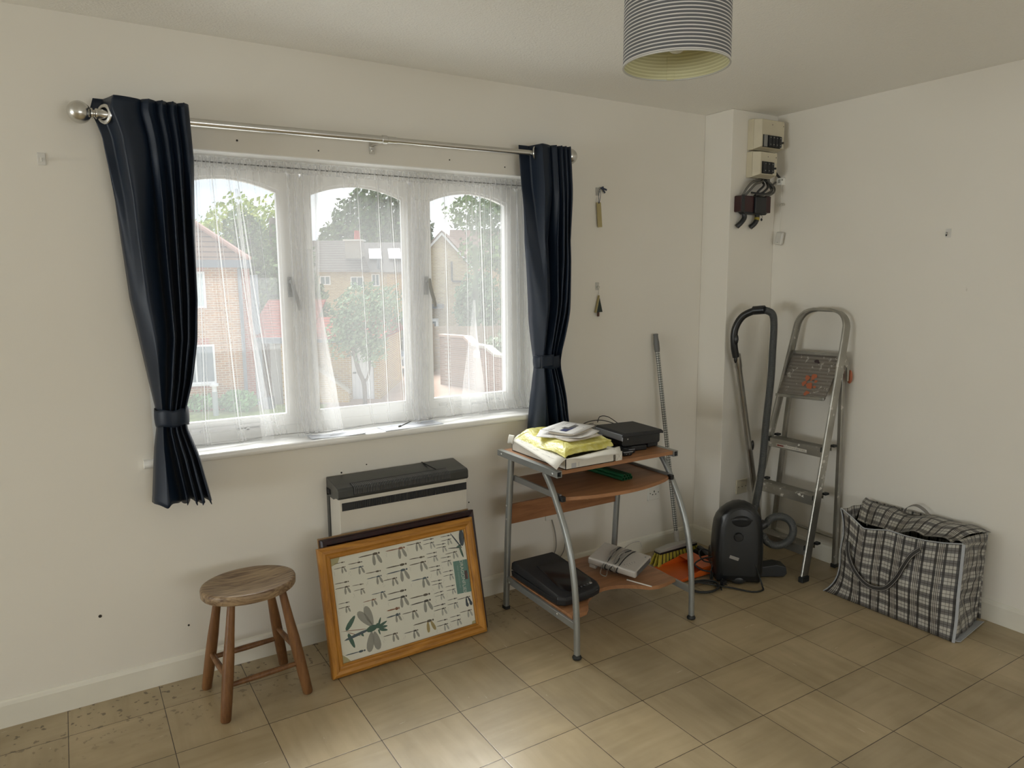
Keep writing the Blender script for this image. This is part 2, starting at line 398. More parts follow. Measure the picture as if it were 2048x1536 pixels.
# ------------------------------------------------------------------ curtain pole
cp = thing('curtain_pole', 'chrome curtain pole with ball ends mounted on the wall above the window', 'curtain pole', (1.245, 0, 2.14))
def P(m, name, mt, par, **k):      # world-space mesh parented to an (unrotated or rotated) empty, transform kept
    bpy.context.view_layer.update()
    o = m.build(name, mt, None, **k); o.parent = par; o.matrix_parent_inverse = par.matrix_world.inverted(); return o
def pz(x): return 2.129+(x-.2)*.0108
A3 = lambda x: Vector((x, -.09, pz(x)))
P(MB().cyl(A3(.25), A3(1.335), .0145, 24), 'outer_tube', CHROME, cp, smooth=True)
P(MB().cyl(A3(1.33), A3(2.215), .0122, 24), 'inner_tube', CHROME, cp, smooth=True)
for x, s in ((.204, -1), (2.232, 1)):
    m = MB(); c = A3(x); m.ball(c, .0365, 32)
    m.lathe([(.0001, 0), (.017, .0), (.017, .005), (.012, .008), (.012, .011), (.018, .014), (.018, .020), (.0165, .022), (.0165, .048), (.0001, .048)], 28, c-Vector((s*.034, 0, 0)), (-s, 0, 0))
    P(m, 'ball_finial', CHROME, cp, smooth=True)
m = MB(); m.lathe([(.0146, -.012), (.0175, -.010), (.0175, .010), (.0146, .012)], 24, A3(1.285), (1, 0, 0)); m.cyl((1.285, -.075, 2.137), (1.262, -.004, 2.128), .006, 12)
m.box(1.252, 1.274, -.004, 0, 2.095, 2.160); m.ball((1.263, -.004, 2.108), .0055, 10); m.ball((1.263, -.004, 2.122), .004, 10)
P(m, 'pole_bracket', CHROME, cp, smooth=True)
for x in (.32, 2.14):
    m = MB(); m.cyl((x, -.09, pz(x)), (x, 0, pz(x)), .006, 10); m.box(x-.012, x+.012, -.004, 0, pz(x)-.035, pz(x)+.02); P(m, 'pole_bracket', CHROME, cp)

# ------------------------------------------------------------------ navy curtains
def cloth(name, col, rough, sheen, scale=700):
    m, t = newmat(name)
    n = t.n('ShaderNodeTexNoise', Vector=t.co('Object', (1, 1, .6)), Scale=float(scale), Detail=2.0)
    t.l(t.mix(1.0, lin(col), t.ramp(n.outputs[0], [(.3, (.86,)*3), (.7, (1.1,)*3)]), 'MULTIPLY'), t.b.inputs['Base Color'])
    t.b.inputs['Roughness'].default_value = rough; t.b.inputs['Sheen Weight'].default_value = sheen; t.b.inputs['Sheen Roughness'].default_value = .35
    t.b.inputs['Specular IOR Level'].default_value = .35
    t.bump(n.outputs[0], .12, .0006); return m
NAVY = cloth('navy_blackout_cloth', (.004, .011, .026), .45, .08)
def curtain(label, left, right, nodes, ztop, zbot, tie_z, flip=False, flare=.0, ysc=1.0, ring_s=.27):
    c = thing('curtain', label, 'curtain', ((left[-1][1]+right[-1][1])/2, -.09, 0))
    n = len(nodes)-1
    Lt = sorted(left); Rt = sorted(right)
    def fn(u, v):
        z = ztop+(zbot-ztop)*v
        s = u*n; k = min(int(s), n-1); fr = s-k
        if flip: xn = nodes[k]+(nodes[k+1]-nodes[k])*fr
        else: xn = nodes[k]+(nodes[k+1]-nodes[k])*fr
        even = u
        tg = max(0, 1-abs(z-tie_z)/.30)        # pleats even out towards the tie
        xn = xn*(1-.6*tg)+even*.6*tg
        zz = z
        L = interp(Lt, zz); R = interp(Rt, zz); W = R-L
        pinch = 1-.50*max(0, 1-abs(z-tie_z)/.22)**1.5
        A = (.085 if v > .02 else .08)*pinch*ysc
        wv = abs(sin(pi*s))**.42
        back = max(0.0, min(1.0, (ring_s+.10-s)/.20)) if z > 2.0 else max(0.0, min(1.0, (ring_s+.10-s)/.20))*max(0, 1-(2.0-z)/.5)
        y = -.045-.012*(1-pinch)*3-A*wv + .008*sin(7*z+u*9)
        front = -.112-.034*wv; hi = max(0.0, min(1.0, (z-1.75)/.25)); y = y*(1-hi)+front*hi; y = y*(1-back)+(-.060)*back
        x = L+W*xn+.012*sin(2*pi*s)*(1 if 0 < s < n else 0)*pinch*.7
        if v > .80: y -= flare*(v-.8)*5*(u if not flip else 1-u)
        if z > 2.12: pass
        hem = .006*sin(s*pi*3+1) if v > .985 else 0
        return (x, y, z+hem )
    m = MB(); m.grid(150, 90, fn)
    P(m, 'curtain_cloth', NAVY, c, smooth=True, ang=80, solid=.0022)
    return c, fn
cl, fl_ = curtain('navy curtain on the left of the window, gathered by a band low down',
  [(2.19, .250), (2.147, .237), (2.109, .252), (2.061, .267), (1.848, .291), (1.505, .312), (1.29, .341), (1.089, .368), (1.045, .366), (.957, .352), (.745, .330)],
  [(2.196, .54), (2.001, .546), (1.772, .542), (1.5, .535), (1.353, .522), (1.205, .497), (1.10, .468), (1.028, .466), (.917, .50), (.745, .530)],
  [0, .48, .64, .76, .87, 1], 2.185, .748, 1.07, flare=.05)
crr, fr_ = curtain('blue curtain on the right of the window, gathered by a band',
  [(2.17, 1.960), (1.934, 1.98), (1.659, 2.001), (1.375, 2.02), (1.192, 2.04), (1.136, 2.046), (1.033, 2.037), (.842, 2.01), (.76, 2.0)],
  [(2.19, 2.206), (1.947, 2.222), (1.66, 2.227), (1.417, 2.213), (1.221, 2.179), (1.134, 2.176), (.993, 2.203), (.838, 2.222), (.76, 2.23)],
  [0, .55, .70, .80, .90, 1], 2.185, .760, 1.17, flip=True, ring_s=.47)
for c, x in ((cl, .278), (crr, 2.030)):
    m = MB(); s = 1 if c is crr else -1
    m.lathe([(.021, -.003), (.023, -.0045), (.031, -.003), (.033, 0), (.031, .003), (.023, .0045), (.021, .003)], 28, (x, -.094, pz(x)), (.62, -.78, 0) if c is crr else (.80, .60, 0), closed=True)
    P(m, 'eyelet', CHROME, c, smooth=True)
def tieband(lab, xc, yc, z, rx, ry, h, tilt, flap=None):
    def fn(u, v):
        a = 2*pi*u; zz = z-h*(v-.5)+tilt*cos(a)+.003*sin(5*a)
        b = 1+.04*sin(pi*v); return (xc+rx*b*cos(a)*(1+.02*sin(3*a)), yc+ry*b*sin(a), zz)
    m = MB(); m.grid(48, 8, fn, wrapu=True)
    o = m.build('curtain_tieback', NAVY, None, smooth=True, ang=80, solid=.003)
    tag(o, lab, 'tieback')
    if flap:
        m = MB(); m.grid(8, 6, lambda u, v: (xc+flap[0]+(flap[1]-flap[0])*u, yc-ry-.006-.003*u, z-h*.5+.005+h*.98*(1-v)+.004*u)); 
        P(m, 'band_end', NAVY, o, smooth=True, solid=.003)
    return o
tieband('navy cloth band tied around the left curtain', .417, -.072, 1.073, .056, .052, .062, .0)
tieband('blue cloth band tied around the right curtain', 2.111, -.072, 1.168, .071, .05, .062, -.004, (-.070, .0))

# ------------------------------------------------------------------ net curtain
NET, t = newmat('white_voile')
lw = t.n('ShaderNodeLayerWeight', Blend=.5)
cs_ = t.math('MAXIMUM', t.math('SUBTRACT', 1.0, lw.outputs['Facing']), .10)
ALPHA = t.math('SUBTRACT', 1.0, t.math('POWER', .775, t.math('DIVIDE', 1.0, cs_)))
df = t.n('ShaderNodeBsdfDiffuse', Color=(.86, .86, .86, 1)); tl = t.n('ShaderNodeBsdfTranslucent', Color=(.86, .86, .87, 1))
mm = t.n('ShaderNodeMixShader', i0=.62, i1=df.outputs[0], i2=tl.outputs[0]); tp = t.n('ShaderNodeBsdfTransparent')
m2 = t.n('ShaderNodeMixShader', i0=ALPHA, i1=tp.outputs[0], i2=mm.outputs[0]); t.l(m2.outputs[0], t.t.nodes['Material Output'].inputs[0])
bundles_ = [(.585, .555, .010, .9), (.640, .69, .011, 1.0), (.70, .795, .010, .9), (.735, .84, .011, 1.0), (.80, .87, .004, .5), (.965, .975, .035, 1.6), (1.045, 1.135, .030, 1.7), (1.165, 1.225, .008, .9),
           (1.235, 1.26, .005, .6), (1.325, 1.345, .007, .8), (1.385, 1.43, .008, .8), (1.50, 1.50, .040, 1.8), (1.56, 1.525, .020, 1.0), (1.655, 1.66, .007, .8), (1.765, 1.77, .005, .5), (1.845, 1.88, .010, .9), (1.905, 1.915, .008, .8), (1.965, 1.96, .010, .9), (2.055, 2.06, .030, 1.1)]
bundles = [b for b in bundles_ if b[0] not in (1.045, 1.165)]
NX0, NX1 = .385, 2.125
def netf(u, v):
    X = NX0+(NX1-NX0)*u; zt, zb = 2.012, .9095
    z = zt+(zb-zt)*v
    x = X; y = .105+.005*sin(X*17+v*2)+.003*sin(X*41+1)
    for a, b, wd, st in bundles:
        c = a+(b-a)*v; d = (X-c)/wd
        if abs(d) < 2.2:
            e = math.exp(-d*d*1.2); q = 1.6 if st < 1.5 else 2.4
            x += -st*wd*.62*e*sin(q*pi*d)*min(1, .35+v*3)/q*1.35; y += .012*st*e*cos(q*pi*d)
    y += .003*sin(X*190+3*sin(X*31))*max(0, 1-v*5)
    if v > .9:
        k = (v-.9)*10; y -= .035*k*k*(1+.5*sin(X*13)); z += k*(.006+.008*abs(sin(X*8.5+.6)))
    x += .0
    return (x, y, z)
nc = thing('net_curtain', 'sheer white net curtain gathered on a wire across the window recess', 'net curtain', (1.245, .1, .91))
m = MB(); m.grid(1500, 50, netf); P(m, 'net_cloth', NET, nc, smooth=True, ang=180)
def netfold(Lt, Rt, rip, ph):
    Lt = sorted(Lt); Rt = sorted(Rt); zt, zb = Lt[-1][0], Lt[0][0]
    def fn(u, v):
        z = zt+(zb-zt)*v; l = interp(Lt, z); r = interp(Rt, z); W = r-l
        return (l+W*u+.006*W*sin(v*9+ph), .094-.010*sin(pi*u)+.003*sin(rip*pi*u+2*v+ph)-(.03*max(0, v-.85)*6 if zb < .95 else 0), z)
    m = MB(); m.grid(60, 50, fn); P(m, 'draped_fold', NET, nc, smooth=True, ang=180)
netfold([(2.015, 1.002), (1.487, .985), (1.143, 1.003), (.909, 1.045)], [(2.015, 1.057), (1.486, 1.045), (1.11, 1.096), (.914, 1.118)], 5, 0)
netfold([(1.70, .990), (1.30, .992), (1.11, 1.02), (.91, 1.062)], [(1.70, 1.035), (1.30, 1.064), (1.11, 1.099), (.916, 1.116)], 3, 2)
netfold([(1.471, 1.794), (1.30, 1.772), (1.10, 1.735), (.912, 1.707)], [(1.471, 1.799), (1.30, 1.815), (1.10, 1.843), (.912, 1.858)], 2, 1)
netfold([(1.93, 1.482), (1.36, 1.425), (1.06, 1.452), (.905, 1.470)], [(1.93, 1.572), (1.36, 1.536), (1.06, 1.515), (.905, 1.486)], 7, .5)
netfold([(1.80, 1.497), (1.20, 1.462), (.905, 1.472)], [(1.80, 1.553), (1.20, 1.500), (.905, 1.482)], 4, 2.5)
netfold([(1.93, .722), (1.41, .750), (1.08, .765), (.91, .765)], [(1.93, .735), (1.41, .762), (1.10, .800), (.91, .815)], 2, 2)
netfold([(2.0, .935), (1.4, .925), (.91, .915)], [(2.0, 1.000), (1.4, .985), (.91, .975)], 6, 1.2)
def hf(u, v):
    X = NX0+(NX1-NX0)*u; z = 2.050-.042*v+.002*sin(X*90)
    return (X+.0015*sin(X*400), .104+.006*sin(X*230+2*sin(X*17))*(1 if .2 < v < .9 else 1.4)-.004*sin(pi*v), z)
m = MB(); m.grid(1100, 7, hf); m.grid(1100, 7, lambda u, v: (lambda q: (q[0]+.002, q[1]+.008, q[2]-.001))(hf(u, v)))
P(m, 'gathered_heading', NET, nc, smooth=True, ang=180)
m = MB(); m.tube([(NX0-.03, .108, 2.030), (NX1+.01, .108, 2.026)], .0025, 8); m.ball((NX1+.004, .112, 2.026), .007, 10); P(m, 'curtain_wire', mat('wire_grey', (.12, .12, .12), .4, .5), nc)
m = MB(); m.tube([Vector(netf(i/400, 1))+Vector((0, -.001, .001)) for i in range(401)], .0017, 5); P(m, 'hem', mat('hem_thread', (.36, .36, .36), .8), nc)
ck = MB(); ck.tube(smoothpath([(1.372, .035, .908), (1.40, .06, .909), (1.43, .085, .9095), (1.455, .10, .912)]), .0018, 6); ck.ball((1.366, .03, .910), .005, 10, (1.6, .8, .7)); ck.cyl((1.358, .024, .909), (1.374, .038, .910), .0028, 8)
tag(ck.build('net_curtain_hook', mat('tarnished_hook', (.10, .09, .08), .45, .6)), 'small dark wire hook lying on paper on the window sill', 'hook')

# ------------------------------------------------------------------ papers on the sill
PAPER = mat('white_paper', (.74, .77, .84), .8, var=.02)
def sheet(cx, cy, w_, d_, rz, lab, z=.9058, curl=0.0):
    m = MB(); m.grid(12, 9, lambda u, v: ((u-.5)*w_, (v-.5)*d_, .0006+curl*abs(u-.5)**3+.0004*sin(9*u+4*v)))
    o = m.build('sheet_of_paper', PAPER, None, smooth=True, solid=.0006, loc=(cx, cy, z), rot=(0, 0, rz)); tag(o, lab, 'paper', None); return o
sp = sheet(1.07, .022, .24, .085, -.05, 'blank white sheet lying alone on the left half of the window sill', curl=.03)
m = MB(); m.box(-.03, .035, -.002, .002, .0012, .0014); o = m.build('printed_line', mat('faint_print', (.35, .37, .42), .8), sp)
sheet(1.42, .035, .29, .11, .04, 'blank white sheet on the window sill under the small dark hook')

# ------------------------------------------------------------------ storage heater
sh = thing('storage_heater', 'wall mounted storage heater with white front and dark grey top grille', 'heater', (1.31, -.075, .09))
HG = mat('dark_grey_heater_enamel', (.050, .052, .050), .32, .25, var=.08)
HW = mat('white_heater_enamel', (.60, .575, .515), .38, var=.03)
X0, X1, FR = 1.010, 1.612, -.150
m = MB(); m.prism([(0, .085), (-.118, .085), (FR, .10), (FR, .667), (-.125, .69), (0, .69)], X0+.001, X1-.001, 'YZ'); P(m, 'body_panel', HW, sh, bevel=.004)
m = MB(); m.box(X0-.004, X0+.001, -.030, 0, .085, .69); P(m, 'rear_side_strip', HG, sh)
# top casing profile (y,z)
m = MB(); m.prism([(0, .655), (0, .732), (-.012, .735), (-.105, .722), (-.148, .716), (-.157, .708), (-.158, .677), (-.150, .668), (-.12, .668), (-.085, .655)], X0-.004, X1+.004, 'YZ'); P(m, 'top_casing', HG, sh, bevel=.003)
m = MB(); m.box(X0-.007, X0-.004, -.052, -.018, .668, .690); P(m, 'control_recess', DARKIN, sh)
m = MB(); gx0, gx1 = X0+.062, X1-.090
m.prism([(-.112, .7235), (-.152, .7165), (-.1605, .706), (-.1605, .682), (-.157, .682), (-.112, .716)], gx0, gx1, 'YZ'); P(m, 'outlet_recess', BLACKM, sh)
m = MB(); n = 62
for i in range(n):
    x = gx0+.004+(gx1-gx0-.008)*i/(n-1); m.prism([(-.122, .7225), (-.152, .7190), (-.1635, .708), (-.1635, .686), (-.160, .686), (-.150, .710), (-.122, .718)], x-.0016, x+.0016, 'YZ')
P(m, 'outlet_grille', mat('grille_bar', (.12, .12, .12), .3, .3), sh)
m = MB(); m.box(X0+.012, X1-.004, FR-.0015, FR+.004, .618, .652); P(m, 'intake_strip', BLACKM, sh)
m = MB()
for i in range(60): x = X0+.065+(X1-X0-.13)*i/59; m.box(x-.0018, x+.0018, FR-.004, FR, .620, .650)
P(m, 'intake_louvre', mat('louvre_black', (.022, .023, .024), .4), sh)
m = MB(); m.box(1.455, 1.457, -.1495, 0, .7315, .7365); P(m, 'lid_seam', DARKIN, sh)
for x in (1.10, 1.52):
    m = MB(); m.box(x-.02, x+.02, -.13, -.02, 0, .085); P(m, 'foot', HG, sh)

# ------------------------------------------------------------------ framed pictures leaning on the heater
def picture_frame(name, label, A, B, w_, h_, top, prof, mats, liner=None):
    """A, B = bottom corners on the floor, top = inward lean (y of the top edge)"""
    A = Vector(A); B = Vector(B); ux = (B-A).normalized(); dy = top-A.y; uz = Vector((0, dy, math.sqrt(h_*h_-dy*dy))).normalized()
    uz = (uz-ux*uz.dot(ux)).normalized(); un = ux.cross(uz)      # un points to the viewer (-y)
    o = thing(name, label, 'picture frame', A)
    o.matrix_world = Matrix(((ux.x, -un.x, uz.x, A.x), (ux.y, -un.y, uz.y, A.y), (ux.z, -un.z, uz.z, A.z), (0, 0, 0, 1)))
    return o
# local: x along the bottom, y towards the viewer, z up the frame
PINE = wood('honey_pine', '8a5a1c', 'b98236', .38, 5, 'X', .8); PINEZ = wood('honey_pine_upright', '8a5a1c', 'b98236', .38, 5, 'Z', .8)
DARKW = wood('dark_mahogany_frame', '170608', '2a0d10', .35, 5, 'Z')
def frame_members(o, w_, h_, prof, matx, matz):
    """prof: list (inset, y) from outer edge to inner edge"""
    cs = [(0, 0), (w_, 0), (w_, h_), (0, h_)]
    sg = [(1, 1), (-1, 1), (-1, -1), (1, -1)]
    for q in range(4):
        a, b = q, (q+1) % 4; vs = []
        for c in (a, b):
            for ins, y in prof: vs.append((cs[c][0]+sg[c][0]*ins, y, cs[c][1]+sg[c][1]*ins))
        k = len(prof); m = MB(); m.add(vs, [(i, (i+1) % k, k+(i+1) % k, k+i) for i in range(k)]+[tuple(range(k)), tuple(range(2*k-1, k-1, -1))])
        m.build('frame_rail' if q % 2 == 0 else 'frame_stile', matx if q % 2 == 0 else matz, o, smooth=True, ang=25)
FW, FH = .712, .515
MB.D = Matrix.Scale(-1, 4, (0, 1, 0))     # depth is measured towards the viewer while the pictures are built
dk = picture_frame('picture_frame', 'dark mahogany picture frame leaning behind the pine framed print', (.915, -.302, .002), (1.625, -.288, .002), .712, .53, -.182, None, None)
frame_members(dk, .712, .535, [(0, -.012), (0, .012), (.006, .018), (.022, .016), (.032, .006), (.032, -.012)], DARKW, DARKW)
m = MB(); m.box(.02, .692, -.010, -.004, .02, .515); m.build('picture_backing', mat('brown_backing_board', (.16, .10, .055), .8), dk)
m = MB(); m.box(-.003, .70, -.020, -.012, .0, .541); m.build('rear_board', mat('tan_hardboard', (.30, .185, .09), .7), dk)
pf = picture_frame('framed_print', 'pine framed print of dragonflies leaning against the storage heater', (.892, -.338, .002), (1.606, -.322, .002), FW, FH, -.212, None, None)
frame_members(pf, FW+.002, FH, [(0, -.010), (0, .010), (.004, .016), (.014, .020), (.026, .019), (.034, .013), (.040, .012), (.044, .014), (.049, .010), (.049, -.010)], PINE, PINEZ)
PRW = mat('print_paper', (.86, .81, .73), .7, var=.03)
iw, ih = FW-.094, FH-.094
pr = MB().box(.047, .047+iw, -.004, .002, .047, .047+ih).build('print_sheet', PRW, pf)
# crop coordinates of the print -> print plane
TL, TR, BR, BL = (130, 430), (1200, 190), (1280, 985), (210, 1310)
def PU(cx, cy):
    u, v = .5, .5
    for _ in range(12):
        x = (1-v)*((1-u)*TL[0]+u*TR[0])+v*((1-u)*BL[0]+u*BR[0]); y = (1-v)*((1-u)*TL[1]+u*TR[1])+v*((1-u)*BL[1]+u*BR[1])
        xu = (1-v)*(TR[0]-TL[0])+v*(BR[0]-BL[0]); yu = (1-v)*(TR[1]-TL[1])+v*(BR[1]-BL[1]); xv = (1-u)*(BL[0]-TL[0])+u*(BR[0]-TR[0]); yv = (1-u)*(BL[1]-TL[1])+u*(BR[1]-TR[1])
        d = xu*yv-xv*yu; u += ((cx-x)*yv-(cy-y)*xv)/d; v += ((cy-y)*xu-(cx-x)*yu)/d
    return (.047+iw*u, .047+ih*(1-v))
ill = MB(); ILL = [mat('ink_brown', (.10, .075, .05), .7), mat('ink_blue_grey', (.07, .10, .13), .7), mat('ink_rust', (.26, .10, .05), .7), mat('wing_grey', (.34, .32, .29), .7), mat('wing_amber', (.42, .31, .13), .7),
       mat('leaf_green_ink', (.06, .13, .10), .7), mat('ink_navy', (.02, .035, .06), .7), mat('wing_pale', (.45, .43, .40), .7), mat('ink_dark', (.05, .045, .04), .7), mat('corner_stain', (.50, .44, .25), .75)]
def blob(c, ax, L, W_, y, mi, n=10, taper=0):
    ill.mi(mi); a = Vector((ax[0], 0, ax[1])).normalized(); b = Vector((-a.z, 0, a.x)); c = Vector((c[0], y, c[1]))
    vs = [c+a*L/2*cos(2*pi*i/n)+b*W_/2*sin(2*pi*i/n)*(1+taper*cos(2*pi*i/n)) for i in range(n)]
    ill.add(vs, [tuple(range(n))])
SC = 1/1.0
def fly(tx, ty, hx, hy, bi, wings=3, wl=.5, fat=1.0):
    a = Vector(PU(tx, ty)); b = Vector(PU(hx, hy)); d = b-a; L = d.length; d.normalize(); mid = a+d*L*.36
    blob(mid, d, L*.74, L*.05*fat, .0024, bi, 8); blob(a+d*L*.78, d, L*.26, L*.11*fat, .0025, bi, 8); blob(b-d*L*.04, d, L*.09, L*.09*fat, .0026, bi, 8)
    if wings is not None:
        dn = Vector((-d.y, d.x)); dn = dn if dn.y < 0 else -dn
        for k, sp_ in ((.70, -.02), (.84, .42)):
            q = a+d*L*k; ax = (dn+d*sp_).normalized(); blob(q+ax*L*wl*.5, ax, L*wl, L*.15, .0022, wings, 10, .25)
FL = [(160, 478, 240, 460, 0, None), (160, 522, 245, 500, 0, 3), (262, 484, 370, 462, 0, None), (272, 525, 378, 500, 1, 3), (340, 428, 505, 388, 0, 3), (392, 564, 510, 540, 0, None),
 (400, 610, 515, 582, 1, 3), (548, 380, 704, 345, 2, 3), (550, 522, 715, 484, 0, None), (553, 572, 720, 528, 1, 3), (525, 627, 635, 602, 0, 3), (715, 332, 835, 306, 0, 3), (735, 450, 862, 425, 0, None),
 (735, 500, 872, 465, 0, 3), (747, 632, 888, 600, 1, 3), (850, 292, 942, 272, 8, None), (852, 326, 945, 302, 8, 7), (955, 330, 1042, 314, 8, None), (960, 356, 1046, 338, 8, 7), (1000, 262, 1090, 242, 8, None), (1003, 296, 1092, 274, 8, 7),
 (876, 407, 964, 388, 8, None), (880, 438, 967, 418, 8, 7), (890, 522, 988, 502, 8, None), (902, 552, 990, 532, 8, 7), (1036, 407, 1140, 380, 0, 7), (995, 440, 1082, 424, 8, None), (1000, 476, 1084, 456, 8, 7),
 (1008, 560, 1096, 540, 8, None), (1012, 594, 1098, 573, 8, 7), (906, 640, 998, 622, 8, None), (914, 668, 1000, 648, 8, 7), (1027, 684, 1108, 665, 8, None), (1036, 716, 1112, 696, 8, 7), (928, 740, 1008, 716, 8, None), (935, 766, 1012, 742, 8, 7),
 (164, 646, 268, 624, 0, None), (166, 688, 272, 664, 0, 3), (290, 664, 375, 648, 0, None), (302, 708, 380, 688, 0, 3), (187, 814, 268, 796, 8, None), (185, 852, 270, 832, 0, 3), (434, 742, 540, 715, 1, 3), (368, 804, 468, 776, 2, 3),
 (555, 742, 705, 704, 0, None), (556, 794, 710, 754, 8, 3), (548, 880, 648, 855, 2, None, .5, 2.0), (544, 938, 652, 905, 1, 3, .5, 1.8), (730, 780, 898, 738, 0, None), (735, 835, 902, 788, 8, 3), (668, 910, 788, 878, 0, 3),
 (752, 1004, 922, 955, 0, 4), (677, 1072, 792, 1040, 8, 3), (515, 1094, 628, 1064, 0, 3), (230, 1240, 380, 1200, 1, None), (918, 850, 1022, 822, 8, None), (922, 886, 1026, 856, 8, 7), (945, 975, 1035, 952, 8, None), (942, 1016, 1040, 988, 8, 7),
 (1040, 796, 1124, 774, 8, None), (1038, 834, 1128, 812, 8, 7), (1055, 940, 1146, 916, 8, None), (1058, 976, 1150, 950, 8, 7), (1125, 790, 1238, 758, 8, 6), (1142, 898, 1248, 870, 0, 7)]
for q in FL: fly(*q)
# large hawker with four wings, plant sprig, demoiselle in the top corner
a = Vector(PU(225, 1118)); b = Vector(PU(470, 1000)); d = (b-a).normalized(); L = (b-a).length
blob(a+d*L*.42, d, L*.84, .012, .0026, 1, 10); blob(Vector(PU(432, 1022)), d, .050, .026, .0028, 5, 10); blob(Vector(PU(478, 1000)), d, .022, .022, .0029, 5, 10)
for p, q in (((430, 1000), (330, 885)), ((440, 990), (385, 840)), ((430, 1050), (410, 1215)), ((450, 1050), (482, 1195))):
    p = Vector(PU(*p)); q = Vector(PU(*q)); blob((p+q)/2, q-p, (q-p).length*1.05, .030, .0023, 3, 14, .3)
for p, q, w_ in (((240, 1036), (308, 910), .020), ((255, 1058), (303, 1180), .017), ((470, 1020), (548, 962), .012), ((480, 1010), (500, 930), .009), ((480, 1020), (552, 1002), .012), ((485, 1030), (552, 1038), .012), ((480, 1030), (495, 1075), .007), ((345, 1050), (370, 1086), .01)):
    p = Vector(PU(*p)); q = Vector(PU(*q)); blob((p+q)/2, q-p, (q-p).length, w_, .0024, 5, 10, -.2)
for p, q in (((200, 1043), (410, 1022)), ((240, 1046), (360, 1085))):
    p = Vector(PU(*p)); q = Vector(PU(*q)); blob((p+q)/2, q-p, (q-p).length, .003, .0023, 2, 6)
for p, q, w_, mi in (((1180, 195), (1188, 335), .026, 6), ((1085, 225), (1185, 352), .006, 6), ((1160, 330), (1195, 430), .010, 5), ((1062, 356), (1190, 345), .004, 8), ((1135, 350), (1180, 322), .010, 5)):
    p = Vector(PU(*p)); q = Vector(PU(*q)); blob((p+q)/2, q-p, (q-p).length, w_, .0027, mi, 12)
for p, q in (((1205, 808), (1218, 845)), ((1238, 795), (1250, 832))):
    p = Vector(PU(*p)); q = Vector(PU(*q)); blob((p+q)/2, q-p, (q-p).length, .014, .0027, 6, 10)
ill.mi(9)
for p in ([(132, 432), (205, 418), (190, 470), (140, 500)], [(206, 1232), (250, 1262), (275, 1290), (212, 1308)], [(1160, 200), (1198, 192), (1200, 206), (1170, 212)], [(1250, 968), (1278, 955), (1280, 985), (1245, 996)]):
    ill.add([(PU(*c)[0], .0022, PU(*c)[1]) for c in p], [(0, 1, 2, 3)])
ill.mi(7)
random.seed(3)
for q in FL:      # specks of caption text next to each drawing
    if q[5] is None: continue
    for k in range(4):
        x, y = q[0]+random.uniform(-2, 14), (q[1]+q[3])/2+34+k*9
        if x < 150: continue
        p = Vector(PU(x, y)); blob(p, (0, 1), .0042, .0018, .0022, 7, 4)
ill.build('dragonfly_drawings', ILL, pr)
c4 = [PU(1101, 468), PU(1223, 444), PU(1252, 716), PU(1130, 742)]
m = MB(); m.add([(a, .0024, b) for a, b in c4]+[(a, .0026, b) for a, b in c4], [(0, 1, 2, 3), (4, 5, 6, 7), (0, 1, 5, 4), (1, 2, 6, 5), (2, 3, 7, 6), (3, 0, 4, 7)])
tp_ = m.build('title_panel', mat('teal_title_panel', (.11, .235, .21), .6, var=.02), pr)
MB.D = Matrix()
def tmat(cx, cy, d=.0028):
    # lettering runs down the sheet, its tops towards the right
    p = PU(cx, cy); return Matrix(((0, 1, 0, p[0]), (0, 0, -1, -d), (-1, 0, 0, p[1]), (0, 0, 0, 1)))
INKW = mat('ink_white', (.62, .62, .58), .6)
text('DRAGONFLIES', .0225, 'title_lettering', INKW, tp_, tmat(1183, 590))
text('AND DAMSELFLIES', .0095, 'subtitle_lettering', mat('ink_pale_teal', (.30, .42, .38), .6), tp_, tmat(1148, 595), spacing=1.3)
m = MB(); p = PU(1212, 575); m.box(p[0]-.007, p[0]+.007, -.0029, -.0026, p[1]-.020, p[1]+.018)
m.build('publisher_mark', mat('ink_black_red', (.05, .02, .02), .6), tp_)
m = MB(); m.box(p[0]+.004, p[0]+.007, -.0031, -.0028, p[1]-.019, p[1]+.004); m.build('publisher_mark_stripe', mat('ink_red', (.30, .03, .03), .6), tp_)
m = MB(); m.box(.045, FW-.045, -.0075, -.0068, .045, FH-.045); m.build('glazing', GLASS, pf)

# ------------------------------------------------------------------ stool
WST = wood('worn_elm_top', '5a4230', 'a18a6c', .42, 3.0, 'X', 3.0, .5); WLEG = wood('elm_leg', '573820', '7d5836', .42, 4, 'Z', .6)
st = thing('stool', 'old round topped wooden stool standing in front of the white wall', 'stool', (.615, -.262, 0), 0)
feet = [(.460, -.130), (.481, -.398), (.786, -.372), (.762, -.108)]
SCX, SCY, SA, SB, SZ, SR = .615, -.262, .172, .140, .455, .06
def sp_(x, y, z): return (x-.615, y+.262, z)
def seatf(pr):
    m = MB(); n = 64; vs = []; k = len(pr)
    for i in range(n):
        a = 2*pi*i/n; ca, sa = cos(a), sin(a)
        for r, z in pr:
            x, y = SA*r*ca, SB*r*sa; x2 = x*cos(SR)-y*sin(SR); y2 = x*sin(SR)+y*cos(SR); vs.append(sp_(SCX+x2, SCY+y2, z))
    fs = [(i*k+q, ((i+1) % n)*k+q, ((i+1) % n)*k+(q+1) % k, i*k+(q+1) % k) for i in range(n) for q in range(k-1)]
    m.add(vs, fs); return m
seatf([(.0001, SZ-.012), (.3, SZ-.011), (.6, SZ-.007), (.85, SZ-.002), (.95, SZ), (.985, SZ-.002), (1, SZ-.008), (.995, SZ-.030), (.97, SZ-.036), (.0001, SZ-.036)]).build('seat', WST, st, smooth=True, ang=50)
tops = []
